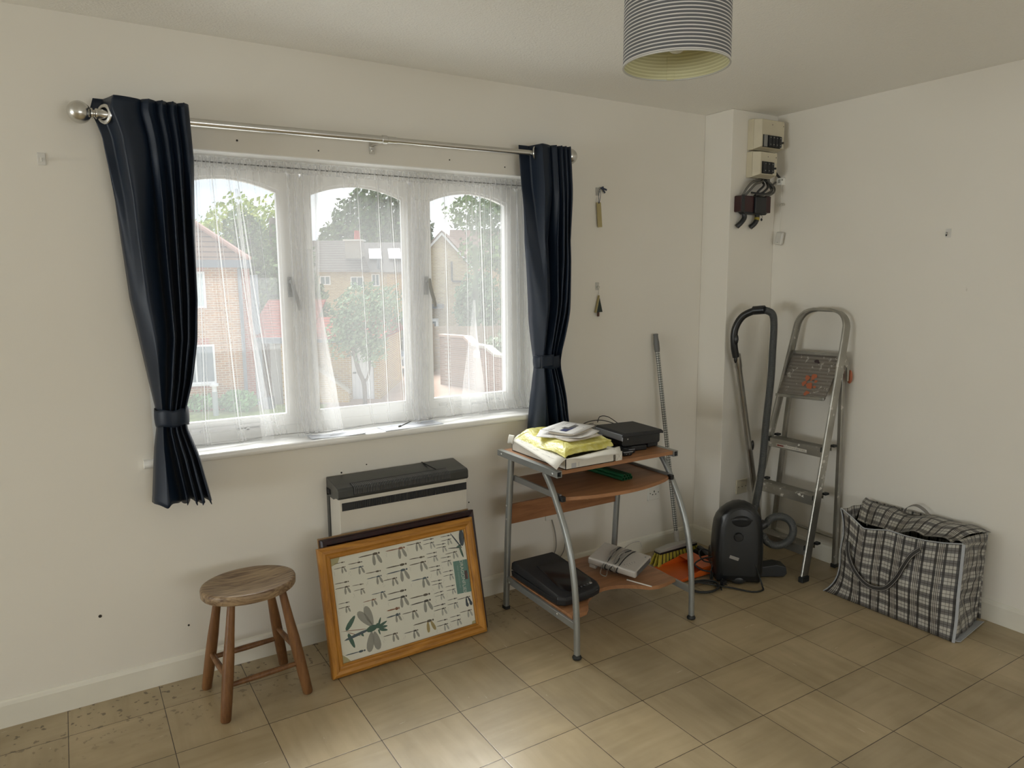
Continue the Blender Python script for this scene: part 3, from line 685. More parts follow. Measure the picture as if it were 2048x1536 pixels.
for i, (fx, fy) in enumerate(feet):
    t0 = Vector((SCX+(fx-SCX)*.60, SCY+(fy-SCY)*.62, SZ-.034)); b0 = Vector((fx, fy, 0)); d = (b0-t0).normalized(); L = (b0-t0).length; tops.append((t0, b0))
    prf = [(.0001, 0), (.0135, 0), (.0145, .04), (.0165, .12), (.0200, .20), (.0208, .27), (.0200, .36), (.0188, L-.006), (.0165, L), (.0001, L)]
    m = MB(); m.lathe(prf, 20, sp_(*t0), d)
    m.v = [(x, y, max(z, 0)) for x, y, z in m.v]; m.build('leg', WLEG, st, smooth=True, ang=50)
for a, b, za in ((0, 1, .150), (1, 2, .125), (2, 3, .178), (3, 0, .128)):
    pa = tops[a][1].lerp(tops[a][0], za/.42); pb = tops[b][1].lerp(tops[b][0], za/.42)
    L = (pb-pa).length; m = MB(); m.lathe([(.0001, 0), (.0085, 0), (.0105, L*.3), (.0115, L*.5), (.0105, L*.7), (.0085, L), (.0001, L)], 14, sp_(*pa), (pb-pa).normalized()); m.build('stretcher', WLEG, st, smooth=True, ang=60)

# ------------------------------------------------------------------ computer desk
BEECH = wood('beech_laminate', '8b6243', 'a87a56', .42, 4, 'X', .3); BEECHE = wood('beech_edging', '7e5536', '9d6d49', .45, 4, 'X', .3)
GREYM = mat('silver_grey_paint', (.315, .33, .325), .34, .55, var=.04); GREYM.node_tree.nodes['Principled BSDF'].inputs['Specular IOR Level'].default_value = .6
dx0, dx1 = 1.790, 2.482
desk = thing('computer_desk', 'small computer desk with beech shelves and silver grey metal legs', 'desk', (2.13, -.40, 0))
def board(poly, z0, z1, name, mt=BEECH, par=desk):
    m = MB(); m.prism(poly, z0, z1, 'XY'); return P(m, name, mt, par, bevel=.0015)
board([(dx0+.026, -.135), (dx1-.026, -.135), (dx1-.026, -.600), (dx0+.026, -.600)], .757, .775, 'desktop')
def hollow(x0, x1, ya, yb, z0, z1, name, th=.003):
    m = MB(); m.box(x0, x1, ya, yb, z1-th, z1).box(x0, x1, ya, yb, z0, z0+th).box(x0, x0+th, ya, yb, z0+th, z1-th).box(x1-th, x1, ya, yb, z0+th, z1-th)
    m.mi(1).box(x0+th, x1-th, ya+.03, yb-.03, z0+th, z1-th); return P(m, name, [GREYM, DARKIN], desk)
for x0 in (dx0, dx1-.026):
    r_ = hollow(x0, x0+.026, -.607, -.125, .748, .775, 'top_side_rail')
    for y in (-.16, -.575):
        xo = x0 if x0 == dx0 else x0+.026; s = -1 if x0 == dx0 else 1
        m = MB(); m.lathe([(.0001, .003), (.0035, .0028), (.0055, .001), (.0055, 0)], 12, (xo, y, .760), (s, 0, 0)); P(m, 'bolt_head', STEEL, r_, smooth=True)
def leg(pts, x, w_=.024, d_=.026, cap='round'):
    m = MB(); m.sweep(smoothpath([(x, y, z) for y, z in pts], 8), [(-w_/2+.004, -d_/2), (w_/2-.004, -d_/2), (w_/2, -d_/2+.004), (w_/2, d_/2-.004), (w_/2-.004, d_/2), (-w_/2+.004, d_/2), (-w_/2, d_/2-.004), (-w_/2, -d_/2+.004)], upv=(0, 1, 0))
    o = P(m, 'leg', GREYM, desk, smooth=True, ang=50); y, z = pts[-1]; c = MB()
    if cap == 'round': c.lathe([(.0001, 0), (.012, 0), (.0185, .004), (.020, .010), (.0165, .017), (.0125, .021), (.0001, .022)], 24, (x, y, 0))
    else: c.box(x-.0135, x+.0135, y-.0145, y+.0145, 0, .014)
    P(c, 'foot_cap', RUBBER, o, smooth=True)
    return o
BLg = [(-.228, .748), (-.213, .60), (-.196, .42), (-.183, .22), (-.172, .012)]
FLg = [(-.502, .748), (-.552, .69), (-.598, .62), (-.650, .53), (-.690, .43), (-.715, .32), (-.727, .22), (-.733, .12), (-.735, .02)]
for x in (dx0+.013, dx1-.016):
    o = leg(BLg, x, cap='flat'); leg(FLg, x, .022, .024)
    if x < 2:
        for z in (.52, .455): m = MB(); m.lathe([(.0001, .003), (.004, .0025), (.0055, 0)], 12, (x-.012, -.20, z), (-1, 0, 0)); P(m, 'bolt_head', STEEL, o)
for x in (dx0+.033, dx1-.036):
    m = MB(); m.box(x-.005, x+.005, -.588, -.222, .642, .668); sr = P(m, 'slide_runner', mat('zinc_runner', (.33, .335, .33), .4, .7), desk)
    m = MB(); m.box(x-.008, x+.012, -.610, -.586, .640, .662); P(m, 'runner_end_stop', BLACK, sr, bevel=.002)
kb = [(dx0+.040, -.215), (dx1-.042, -.215), (dx1-.042, -.585), (dx1-.052, -.602)]
for i in range(1, 14): tt = i/14; kb.append((dx1-.052+(dx0+.066-dx1+.052)*tt, -.602-.060*sin(pi*tt)**.8))
kb += [(dx0+.062, -.602), (dx0+.044, -.590)]
board(kb, .640, .656, 'keyboard_shelf')
m = MB(); m.box(dx0+.022, dx1-.026, -.196, -.180, .425, .520); bp = P(m, 'back_panel', BEECHE, desk, bevel=.0015)
m = MB(); m.box(2.270, 2.385, -.1975, -.196, .468, .502); lb = P(m, 'sticker', mat('yellowed_sticker', (.42, .37, .20), .6), bp)
m = MB(); m.box(2.280, 2.312, -.1979, -.1975, .478, .490); P(m, 'sticker_barcode', mat('barcode_ink', (.08, .06, .04), .7), lb)
text('1 2 2', .020, 'sticker_text', mat('barcode_ink2', (.12, .10, .06), .7), lb, Matrix.Translation((2.348-2.13, -.1979+.40, .485)) @ Matrix.Rotation(pi/2, 4, 'X'))
for x in (dx0+.013, dx1-.016):
    m = MB(); m.bar((x, -.185, .152), (x, -.722, .140), .014, .030); lr = P(m, 'lower_side_rail', GREYM, desk, bevel=.002)
    if x < 2:
        for y in (-.215, -.60): m = MB(); m.lathe([(.0001, .003), (.004, .0025), (.0055, 0)], 12, (x-.007, y, .146), (-1, 0, 0)); P(m, 'bolt_head', STEEL, lr)
ls = [(dx0+.022, -.195), (dx1-.026, -.195), (dx1-.026, -.640), (2.385, -.655), (2.335, -.658), (2.290, -.642)]
for i in range(1, 12):
    tt = i/12; ls.append((2.290+(1.925-2.290)*tt, -.642+.105*sin(pi*tt)**.9-.0*tt))
ls += [(1.925, -.655), (1.895, -.682), (1.850, -.688), (dx0+.022, -.688)]
board(ls, .150, .168, 'lower_shelf')

# ---- on the desk
CARD = mat('white_cardboard', (.66, .64, .58), .75, var=.03)
cb = thing('cardboard_box', 'shallow open white cardboard box with folded out flaps on the desk', 'box', (1.96, -.40, .775))
bx0, bx1, by0, by1, bz0, bz1 = 1.838, 2.100, -.603, -.180, .7755, .822
m = MB(); m.box(bx0, bx1, by0, by1, bz0, bz0+.003).box(bx0, bx0+.003, by0, by1, bz0, bz1).box(bx1-.003, bx1, by0, by1, bz0, bz1).box(bx0, bx1, by0, by0+.003, bz0, bz1).box(bx0, bx1, by1-.003, by1, bz0, bz1)
P(m, 'box_tray', CARD, cb)
def flap(pts, name='flap', n=8, sag=.006):
    a, b, c, d = [Vector(p) for p in pts]    # a-b hinge, d-c outer edge
    m = MB(); m.grid(n, n, lambda u, v: (a.lerp(b, u)).lerp(d.lerp(c, u), v)+Vector((0, 0, sag*sin(pi*v)+.003*v*sin(u*5))))
    return P(m, name, CARD, cb, smooth=True, solid=.0022)
f1 = flap([(bx0+.006, by0, bz1+.002), (bx0+.055, by1+.02, bz1+.020), (1.838, -.190, .826), (1.785, -.612, .787)], sag=.006)
flap([(1.850, -.185, .846), (1.838, -.155, .846), (1.822, -.165, .812), (1.832, -.195, .808)], 'corner_tab')
flap([(bx0+.004, by0, bz1), (bx1+.07, by0+.045, bz1+.003), (bx1+.008, by0-.036, .821), (bx0+.075, by0-.044, .819)], sag=.004)
flap([(bx1, by1, bz1), (bx1, by0, bz1), (bx1+.025, by0+.03, bz1+.006), (bx1+.025, by1-.02, bz1+.006)])
INK = mat('pencil_grey_ink', (.42, .43, .46), .8)
m = MB(); random.seed(5)
for k in range(26):
    v = random.uniform(.15, .75); u = random.uniform(.10, .85); q = Vector((bx0+.006, by0, bz1+.002)).lerp(Vector((bx0+.055, by1+.02, bz1+.020)), u).lerp(Vector((1.785, -.612, .787)).lerp(Vector((1.838, -.19, .826)), u), v)+Vector((0, 0, .006*sin(pi*v)+.0026+.003*v*sin(u*5)))
    L = random.uniform(.008, .035); m.bar(q, q+Vector((random.uniform(-.004, .004), L, L*.02)), .0008, .0004)
P(m, 'print_pattern', INK, f1)
m = MB(); m.box(1.868, 1.893, by0-.0004, by0, .780, .800); m.box(1.905, 1.9065, by0-.0004, by0, .784, .800); m.box(1.905, 1.911, by0-.0004, by0, .784, .7855); m.box(1.905, 1.911, by0-.0004, by0, .791, .7925); m.box(1.905, 1.911, by0-.0004, by0, .7985, .800)
P(m, 'printed_mark', INK, cb)
# crumpled yellow bag
YEL, t = newmat('yellow_polythene'); n = t.n('ShaderNodeTexNoise', Vector=t.co('Object'), Scale=28.0, Detail=4.0)
t.l(t.ramp(n.outputs[0], [(.35, (.66, .60, .13)), (.68, (.80, .77, .34))]), t.b.inputs['Base Color']); t.b.inputs['Roughness'].default_value = .34; t.b.inputs['Subsurface Weight'].default_value = .1; t.b.inputs['Subsurface Radius'].default_value = (.02, .02, .01)
n2 = t.n('ShaderNodeTexNoise', Vector=t.co('Object', (1, 1, 2)), Scale=46.0, Detail=4.0, Distortion=1.2); t.bump(n2.outputs[0], .55, .006)
cor = [Vector(p) for p in ((1.838, -.598), (2.150, -.540), (2.215, -.200), (1.965, -.120), (1.850, -.190))]
def bagoutline(u):
    n = len(cor); s = u*n; i = int(s) % n; f_ = s-int(s); a, b, c, d = cor[i-1], cor[i], cor[(i+1) % n], cor[(i+2) % n]
    f_ = f_*f_*(3-2*f_)
    return b.lerp(c, f_)
ctr = Vector((2.0, -.36))
def yb(u, v):
    e = bagoutline(u); v2 = v*2-1; r = (1-abs(v2)**3.2)**.45 if abs(v2) < 1 else 0
    r = sin(pi*v)**.38 if 0 < v < 1 else 0
    p = ctr.lerp(e, r); h = (.812 if v < .5 else .848)+(0 if r > .98 else 0)
    z = .830+ (.036 if v > .5 else -.012)*(1-r**7)+ .006*sin(9*u*pi)*r + .030*max(0, (p.y+.30))*(1.5 if v > .5 else .3) 
    q = Vector((p.x*11, p.y*11, v*3)); z += noise.noise(q)*.010*(1 if v > .5 else .2)+noise.noise(q*3.1)*.0035
    ex = noise.noise(Vector((u*14, 2, 0)))*.012*r
    return (p.x+ex*(e.x-ctr.x)*3, p.y+ex*(e.y-ctr.y)*3, max(z, .8255) if p.x < 2.1 else z)
m = MB(); m.grid(90, 34, yb, wrapu=True)
yo = m.build('plastic_bag', YEL, None, smooth=True, ang=180); tag(yo, 'crumpled yellow plastic bag lying in the open white box', 'plastic bag')
m = MB()
for dd, zz in ((.010, .004), (.022, .006)): m.tube([Vector((ctr.lerp(bagoutline(k/60), .96-dd*2).x, ctr.lerp(bagoutline(k/60), .96-dd*2).y, .853+zz*sin(k*.3)+.02*max(0, ctr.lerp(bagoutline(k/60), .96).y+.30))) for k in range(2, 26)], .0035, 6)
P(m, 'bag_fold', YEL, yo, smooth=True)
# papers on the bag
PAP2 = mat('envelope_white', (.68, .67, .66), .7, var=.03); PAP3 = mat('envelope_buff', (.50, .45, .38), .75, var=.05)
def leaf_(name, lab, cat, c, w_, d_, rz, th, mt, tilt=(0, 0), wav=.003, grp=None):
    m = MB(); m.grid(10, 8, lambda u, v: ((u-.5)*w_, (v-.5)*d_, wav*sin(u*4+v*3+w_*50)))
    o = m.build(name, mt, None, smooth=True, solid=th, loc=c, rot=(tilt[0], tilt[1], rz)); return tag(o, lab, cat, grp)
leaf_('envelope', 'buff envelope lowest in the paper pile, poking out over the front of the yellow bag', 'envelope', (2.005, -.455, .874), .20, .13, .10, .002, PAP3, (0, .02))
leaf_('envelope', 'white envelope poking out at the left of the paper pile on the yellow bag', 'envelope', (1.955, -.400, .878), .20, .12, -.75, .002, PAP2, (.02, .02))
leaf_('envelope', 'crumpled white letter poking out at the front right of the paper pile', 'letter', (2.030, -.440, .8815), .17, .12, .40, .002, PAP2, (0, -.03), .005)
cat_ = leaf_('catalogue', 'thick folded catalogue in the middle of the paper pile on the yellow bag', 'catalogue', (2.015, -.400, .888), .175, .125, .38, .007, PAP3, (0, .0), .002)
mg = leaf_('magazine', 'white leaflet with dark blue bands on top of the paper pile', 'magazine', (2.020, -.375, .8965), .20, .165, .42, .003, PAP2, (.03, -.02), .001)
m = MB(); m.box(-.075, .075, -.030, .004, .0018, .0022); m.build('blue_band', mat('magazine_blue', (.02, .03, .12), .5), mg)
m = MB(); m.box(-.035, -.005, -.020, .016, .0024, .0028).box(.0, .055, -.026, -.002, .0024, .0028); m.build('picture_block', mat('magazine_grey', (.10, .10, .11), .5), mg)
m = MB(); m.box(-.09, .08, .04, .043, .0018, .0021).box(-.09, .05, .05, .052, .0018, .0021).box(.03, .088, -.06, -.057, .0018, .0021); m.build('text_line', mat('magazine_ink', (.22, .22, .26), .5), mg)
m = MB(); m.box(-.018, .018, -.055, .055, 0, .040); o = m.build('small_carton', CARD, None, bevel=.0015, loc=(2.128, -.548, .7755), rot=(0, 0, .02)); tag(o, 'little white carton beside the open cardboard box', 'carton')
m = MB(); m.bar((-.016, -.0552, .002), (.016, -.0552, .038), .0006, .0004, (0, 1, 0)); m.bar((.016, -.0552, .002), (-.016, -.0552, .038), .0006, .0004, (0, 1, 0)); m.build('fold_crease', mat('crease_grey', (.30, .28, .25), .8), o)
# portable printer
GREYL = mat('silver_plastic', (.34, .36, .42), .32, .35, var=.03)
pt = thing('printer', 'black box shaped device with a silver end panel on the right of the desk', 'printer', (2.352, -.400, .8005), -.08)
def L_(m, name, mt, par, **k): return m.build(name, mt, par, **k)
m = MB(); m.prism([(-.100, 0), (.105, 0), (.112, .008), (.112, .046), (-.108, .046), (-.108, .010)], -.105, .105, 'XZ'); L_(m, 'lower_body', BLACK, pt, bevel=.003)
m = MB(); m.prism([(-.112, .046), (.112, .046), (.124, .044), (.124, .056), (.112, .064), (-.100, .066), (-.112, .056)], -.116, .112, 'XZ'); L_(m, 'lid', BLACKM, pt, bevel=.003)
m = MB(); m.prism([(-.114, .030), (-.108, .026), (-.104, .060), (-.112, .057)], -.112, .108, 'XZ'); L_(m, 'silver_end_panel', GREYL, pt, bevel=.002)
m = MB(); m.lathe([(.0001, .0015), (.003, .001), (.0035, 0)], 12, (-.075, -.105, .034), (0, -1, 0)); L_(m, 'indicator_dot', STEEL, pt)
def puck(name, lab, cat, c, s, rz, mt=BLACK, bev=.006):
    m = MB(); m.box(-s[0]/2, s[0]/2, -s[1]/2, s[1]/2, 0, s[2]); o = m.build(name, mt, None, bevel=bev, seg=3, loc=c, rot=(0, 0, rz)); return tag(o, lab, cat)
puck('power_adapter', 'black power adapter under the printer at the right end of the desk', 'adapter', (2.430, -.430, .7755), (.075, .115, .024), .15)
puck('power_adapter', 'black power adapter under the middle of the printer', 'adapter', (2.335, -.462, .7755), (.09, .10, .024), -.2)
ph = puck('cordless_phone', 'black handset with a silver strip in front of the printer', 'phone', (2.222, -.500, .7755), (.052, .13, .022), -.10, BLACK, .009)
m = MB(); m.box(-.025, .025, -.0655, -.062, .0175, .020); m.build('silver_strip', GREYL, ph)
m = MB()
for x in (-.012, .004): m.box(x, x+.003, -.0665, -.0655, .008, .011)
m.build('socket_pins', STEEL, ph)
pb2 = puck('black_charger', 'black charger with a silver strip lying under the front of the printer', 'charger', (2.268, -.485, .7755), (.040, .10, .024), -.1, BLACK, .006)
m = MB(); m.box(-.017, .017, -.0505, -.048, .018, .020); m.build('silver_strip', GREYL, pb2)
gd = thing('modem', 'flat grey wedge shaped modem behind the yellow bag', 'modem', (2.285, -.215, .7755), -.30)
m = MB(); m.prism([(-.125, 0), (.125, 0), (.125, .052), (-.02, .072), (-.125, .030)], -.07, .07, 'XZ'); L_(m, 'casing', mat('dark_grey_plastic', (.075, .075, .072), .35), gd, bevel=.005)
m = MB(); m.box(.030, .105, -.050, .02, .0665, .0675); m.xf(); L_(m, 'silver_badge', GREYL, gd)
cbm = MB(); cbm.tube(smoothpath([(2.165, -.30, .838), (2.20, -.24, .862), (2.28, -.20, .868), (2.37, -.19, .862), (2.44, -.22, .838)], 8), .0022, 6); cbm.tube(smoothpath([(2.33, -.20, .858), (2.37, -.17, .878), (2.42, -.17, .872), (2.46, -.20, .840)], 8), .0022, 6)
cbm.tube(smoothpath([(2.205, -.36, .80), (2.215, -.30, .835), (2.235, -.24, .86), (2.30, -.205, .857)], 8), .0015, 6)
tag(cbm.build('black_cable', BLACKM, None, smooth=True, ang=180), 'loose black cord looping over the modem behind the printer', 'cord')
# green bundle on the keyboard shelf
GRN = mat('green_plastic', (.008, .075, .028), .35)
gb = thing('green_tube_bundle', 'bundle of dark green plastic tubes on the keyboard shelf', 'tubes', (2.215, -.420, .6565), .08)
for i, (x, z) in enumerate(((-.021, .009), (-.003, .009), (.015, .009), (.030, .009), (-.012, .022), (.006, .022), (.022, .021))):
    m = MB(); m.lathe([(.0088, -.125), (.0088, .125), (.006, .125), (.006, -.125)], 14, (x, 0, z), (0, 1, 0), closed=True); L_(m, 'green_tube', GRN, gb, smooth=True, ang=40)

# ---- lower shelf
SCB = mat('scanner_black', (.013, .014, .017), .5, var=.2); SCL = mat('scanner_gloss_lid', (.008, .009, .012), .18)
sc = thing('flatbed_scanner', 'black flatbed scanner on the lower left of the desk', 'scanner', (1.928, -.410, .168), .0)
def rr(x0, x1, y0, y1, r, n=5):
    P_ = []
    for cx, cy, a0 in ((x1-r, y1-r, 0), (x0+r, y1-r, 90), (x0+r, y0+r, 180), (x1-r, y0+r, 270)):
        for i in range(n+1): a = radians(a0+90*i/n); P_.append((cx+r*cos(a), cy+r*sin(a)))
    return P_
def slab(poly, lv):     # lv: list (z, scale, front_offset)
    m = MB(); k = len(poly); vs = []
    for z, s, zt in lv:
        for x, y in poly: vs.append((x*s, y*s, z+zt*(y)))
    fs = [(i*k+q, i*k+(q+1) % k, (i+1)*k+(q+1) % k, (i+1)*k+q) for i in range(len(lv)-1) for q in range(k)]+[tuple(range(k)), tuple(range((len(lv)-1)*k, len(lv)*k))[::-1]]
    return m.add(vs, fs)
sp = [(-.120, .20), (.118, .20), (.124, .16), (.124, -.150), (.108, -.185), (.06, -.200), (-.04, -.208), (-.095, -.205), (-.122, -.180), (-.124, -.10)]
slab(sp, [(0.004, .93, 0), (.010, .98, 0), (.034, 1, 0)]).build('scanner_base', SCB, sc, bevel=.003)
sp2 = [(x, y) for x, y in sp]
lid = slab(sp2, [(.036, 1, .02), (.058, .985, .07), (.066, .94, .08)]).build('scanner_lid', SCB, sc, bevel=.006, seg=3)
slab([(-.045, .10), (.105, .10), (.108, -.12), (.085, -.165), (-.055, -.178), (-.075, -.13)], [(.0665, .98, .08), (.0685, .96, .08)]).build('glossy_lid_panel', SCL, sc, bevel=.001)
for i in range(5):
    m = MB(); m.lathe([(.0001, .002), (.0045 if i < 4 else .007, .0015), (.005 if i < 4 else .0075, 0)], 14, (.0+.020*i, -.168+.004*i, .0555), (0, -.1, 1)); m.build('scanner_button', STEEL if i == 4 else mat('button_grey', (.05, .05, .055), .3), sc)
slab([(-.06, -.195), (.09, -.182), (.09, -.190), (-.06, -.203)], [(.034, 1.01, 0), (.036, 1.01, 0)]).build('edge_trim', mat('trim_grey', (.12, .12, .13), .3), sc)
RW = mat('router_white', (.50, .475, .44), .4, var=.03)
ro = thing('router', 'white router on the lower shelf wrapped in its own cables', 'router', (2.300, -.420, .178), 0)
ro.rotation_euler = (radians(8), radians(4), radians(-67))
ro.scale = (.86, 1.0, 1.0)
m = MB(); m.box(-.150, .145, -.088, .088, .026, .062); L_(m, 'router_case', RW, ro, bevel=.008, seg=3)
m = MB(); m.box(.1445, .1465, -.072, .072, .032, .056); L_(m, 'end_vent', mat('vent_grey', (.12, .12, .12), .5), ro)
m = MB()
for i in range(5): m.box(.060+.008*i, .064+.008*i, -.060+.012*i, -.054+.012*i, .0618, .0624); m.box(.075+.006*i, .078+.006*i, -.066+.012*i, -.062+.012*i, .0618, .0624)
m.box(.120, .127, .055, .063, .0618, .0624); L_(m, 'symbol_pattern', mat('marks_grey', (.20, .20, .20), .5), ro)
m = MB(); m.box(-.14, -.10, -.086, -.05, .010, .026); L_(m, 'rubber_foot', RW, ro)
CW, CK = mat('white_cable', (.27, .255, .23), .5), BLACKM
random.seed(11)
def wrap(x, dx, r, mt, skew=0):
    loop = [(x, -.096, .044), (x+dx*.3+skew, -.06, .068), (x+dx*.6, 0, .072), (x+dx+skew*.5, .06, .069), (x+dx, .098, .046), (x+dx*.6, .07, .020), (x+dx*.3, 0, .018), (x, -.07, .018)]
    m = MB(); m.tube(smoothpath(loop, 6, True), r, 6, closed=True); L_(m, 'cable_wrap', mt, ro, smooth=True, ang=180)
for i in range(9): wrap(-.055+.011*i+random.uniform(-.004, .004), random.uniform(-.03, .02), .0026, CK if i in (2, 5) else CW, random.uniform(-.02, .02))
wrap(.035, .012, .003, CK, .004)
m = MB(); m.tube(smoothpath([(-.06, -.09, .03), (-.045, -.125, .02), (-.02, -.11, .006), (-.03, -.08, .02)], 6), .0022, 6); m.tube(smoothpath([(-.03, .09, .05), (.0, .12, .075), (.04, .14, .085), (.06, .13, .07)], 6), .0022, 6); L_(m, 'loose_cable', CW, ro, smooth=True)
m = MB(); m.box(-.035, .035, -.018, .018, 0, .028); m.box(-.060, -.035, -.020, .020, .002, .026)
o = m.build('plug_adapter', PLAST, None, bevel=.003, loc=(2.415, -.30, .169), rot=(0, radians(-20), radians(-50))); tag(o, 'white plug adapter standing behind the router', 'adapter')
m = MB(); m.cyl((2.245, -.535, .1715), (2.290, -.655, .1715), .003, 8); tag(m.build('stylus', PLAST, None, smooth=True), 'thin white stylus lying in front of the router', 'stylus')

# ------------------------------------------------------------------ wall sockets
def socket(lab, x0, x1, z0, z1, gang, y=0.0, m_=PLAST, blank=False):
    s = thing('wall_socket' if not blank else 'blanking_plate', lab, 'socket' if not blank else 'wall plate', ((x0+x1)/2, y, (z0+z1)/2))
    m = MB(); m.box(x0, x1, y-.009, y, z0, z1); P(m, 'face_plate', m_, s, bevel=.003)
    m = MB(); cz = (z0+z1)/2
    for g in range(gang):
        cx = x0+(x1-x0)*(g+.5)/gang
        if blank:
            for d in (-.030, 0, .030): m.cyl((cx+d, y-.009, cz), (cx+d, y-.0102, cz), .0028, 10)
        else:
            m.box(cx-.003, cx+.003, y-.0098, y-.009, cz-.002, cz+.009).box(cx-.015, cx-.008, y-.0098, y-.009, cz-.016, cz-.011).box(cx+.008, cx+.015, y-.0098, y-.009, cz-.016, cz-.011)
            m.cyl((cx+.032, y-.009, cz-.004), (cx+.032, y-.0104, cz-.004), .003, 10); m.cyl((cx-.030, y-.009, cz-.004), (cx-.030, y-.0104, cz-.004), .003, 10)
    P(m, 'pin_holes' if not blank else 'screw_heads', DARKIN, s)
    if not blank:
        for g in range(gang):
            cx = x0+(x1-x0)*(g+.5)/gang+.024
            m = MB(); m.box(cx-.006, cx+.006, y-.0135, y-.009, cz+.008, cz+.030); P(m, 'rocker_switch', PLAST, s, bevel=.002)
    return s
socket('white single wall socket to the right of the computer desk', 2.858, 2.950, .308, .400, 1)
socket('white double wall socket half hidden behind the desk back panel', 2.148, 2.314, .322, .408, 2)
socket('cream blanking plate low on the boxed-in corner behind the vacuum hose', 3.369, 3.460, .311, .395, 1, BY, CREAM, True)
m = MB(); m.tube(smoothpath([(2.19, -.004, .322), (2.20, -.02, .25), (2.205, -.02, .17), (2.185, -.012, .105), (2.18, -.016, .02)], 6), .003, 6)
tag(m.build('white_flex', CW, None, smooth=True, ang=180), 'thin white flex running down from the double socket, on its left', 'cable')
m = MB(); m.tube(smoothpath([(2.245, -.004, .322), (2.262, -.02, .24), (2.258, -.02, .15), (2.225, -.014, .09), (2.215, -.016, .02)], 6), .003, 6)
tag(m.build('white_flex', CW, None, smooth=True, ang=180), 'thin white flex running down from the double socket, on its right', 'cable')

# ------------------------------------------------------------------ wall hooks and ornaments
CLEAR, t = newmat('clear_hook_plastic'); t.b.inputs['Base Color'].default_value = (.75, .75, .72, 1); t.b.inputs['Roughness'].default_value = .15; t.b.inputs['Alpha'].default_value = .45
def hook(lab, loc, rz, mt=CLEAR):
    h = thing('adhesive_hook', lab, 'hook', loc, rz)
    m = MB(); m.box(-.012, .012, -.003, 0, -.020, .020); L_(m, 'hook_plate', mt, h, bevel=.0012)
    m = MB(); m.tube(smoothpath([(0, -.003, .002), (0, -.010, -.006), (0, -.016, -.008), (0, -.018, .002)], 5), .0026, 8); L_(m, 'hook_arm', mt, h, smooth=True)
    return h
HOOKW = mat('clear_white_hook', (.66, .65, .62), .25)
hook('white adhesive hook alone on the wall left of the window', (.085, 0, 1.981), 0, HOOKW)
rh = hook('white adhesive hook alone on the right hand wall', (XR, -1.168, 1.766), -pi/2, HOOKW)
m = MB(); m.box(-.003, .003, -.019, -.0165, -.014, .004); L_(m, 'nail', BLACK, rh)
hook('clear adhesive hook carrying the gold bookmark', (2.474, 0, 2.010), 0)
hook('clear adhesive hook carrying the small tree ornament', (2.478, 0, 1.530), 0)
GOLD = mat('pale_gold_card', (.40, .335, .165), .4, .25); RIB = mat('navy_ribbon', (.02, .03, .06), .6)
bm_ = thing('bookmark', 'gold bookmark hanging by a dark ribbon from the upper wall hook', 'bookmark', (2.474, -.016, 2.01))
m = MB(); m.box(-.0145, .0145, -.001, .001, -.062, .062); o = P(MB().xf(Matrix.Translation((2.479, -.012, 1.893)) @ Matrix.Rotation(radians(-5), 4, 'Y')).box(-.0140, .0140, -.001, .001, -.062, .062), 'card_strip', GOLD, bm_)
m = MB(); m.tube(smoothpath([(2.473, -.016, 1.953), (2.470, -.017, 1.99), (2.474, -.020, 2.022), (2.480, -.019, 1.99), (2.475, -.016, 1.955)], 6), .0014, 6); m.ball((2.474, -.015, 1.953), .004, 10); P(m, 'ribbon_loop', RIB, bm_)
m = MB()
for a, b in (((2.490, -.014, 2.028), (2.528, -.010, 2.020)), ((2.492, -.014, 2.028), (2.515, -.012, 2.004)), ((2.480, -.018, 2.024), (2.505, -.012, 2.033))): m.bar(a, b, .0015, .009, (0, 0, 1))
P(m, 'ribbon_tails', RIB, bm_)
to = thing('tree_ornament', 'little green and gold tree ornament hanging from the lower wall hook', 'ornament', (2.478, -.014, 1.53))
m = MB(); m.prism([(2.461, 1.396), (2.503, 1.397), (2.481, 1.478)], -.018, -.006); P(m, 'tree_shape', mat('dark_green_glass', (.012, .022, .018), .25), to, bevel=.001)
m = MB(); m.prism([(2.458, 1.394), (2.4625, 1.394), (2.482, 1.476), (2.480, 1.484)], -.019, -.005); P(m, 'gold_edge', GOLD, to)
m = MB(); m.box(2.474, 2.484, -.015, -.009, 1.374, 1.396); P(m, 'trunk', mat('ornament_trunk', (.09, .035, .025), .5), to)
m = MB(); m.tube([(2.481, -.012, 1.480), (2.478, -.015, 1.528), (2.476, -.012, 1.480)], .0006, 5); P(m, 'hanging_thread', mat('pale_thread', (.45, .43, .38), .8), to)

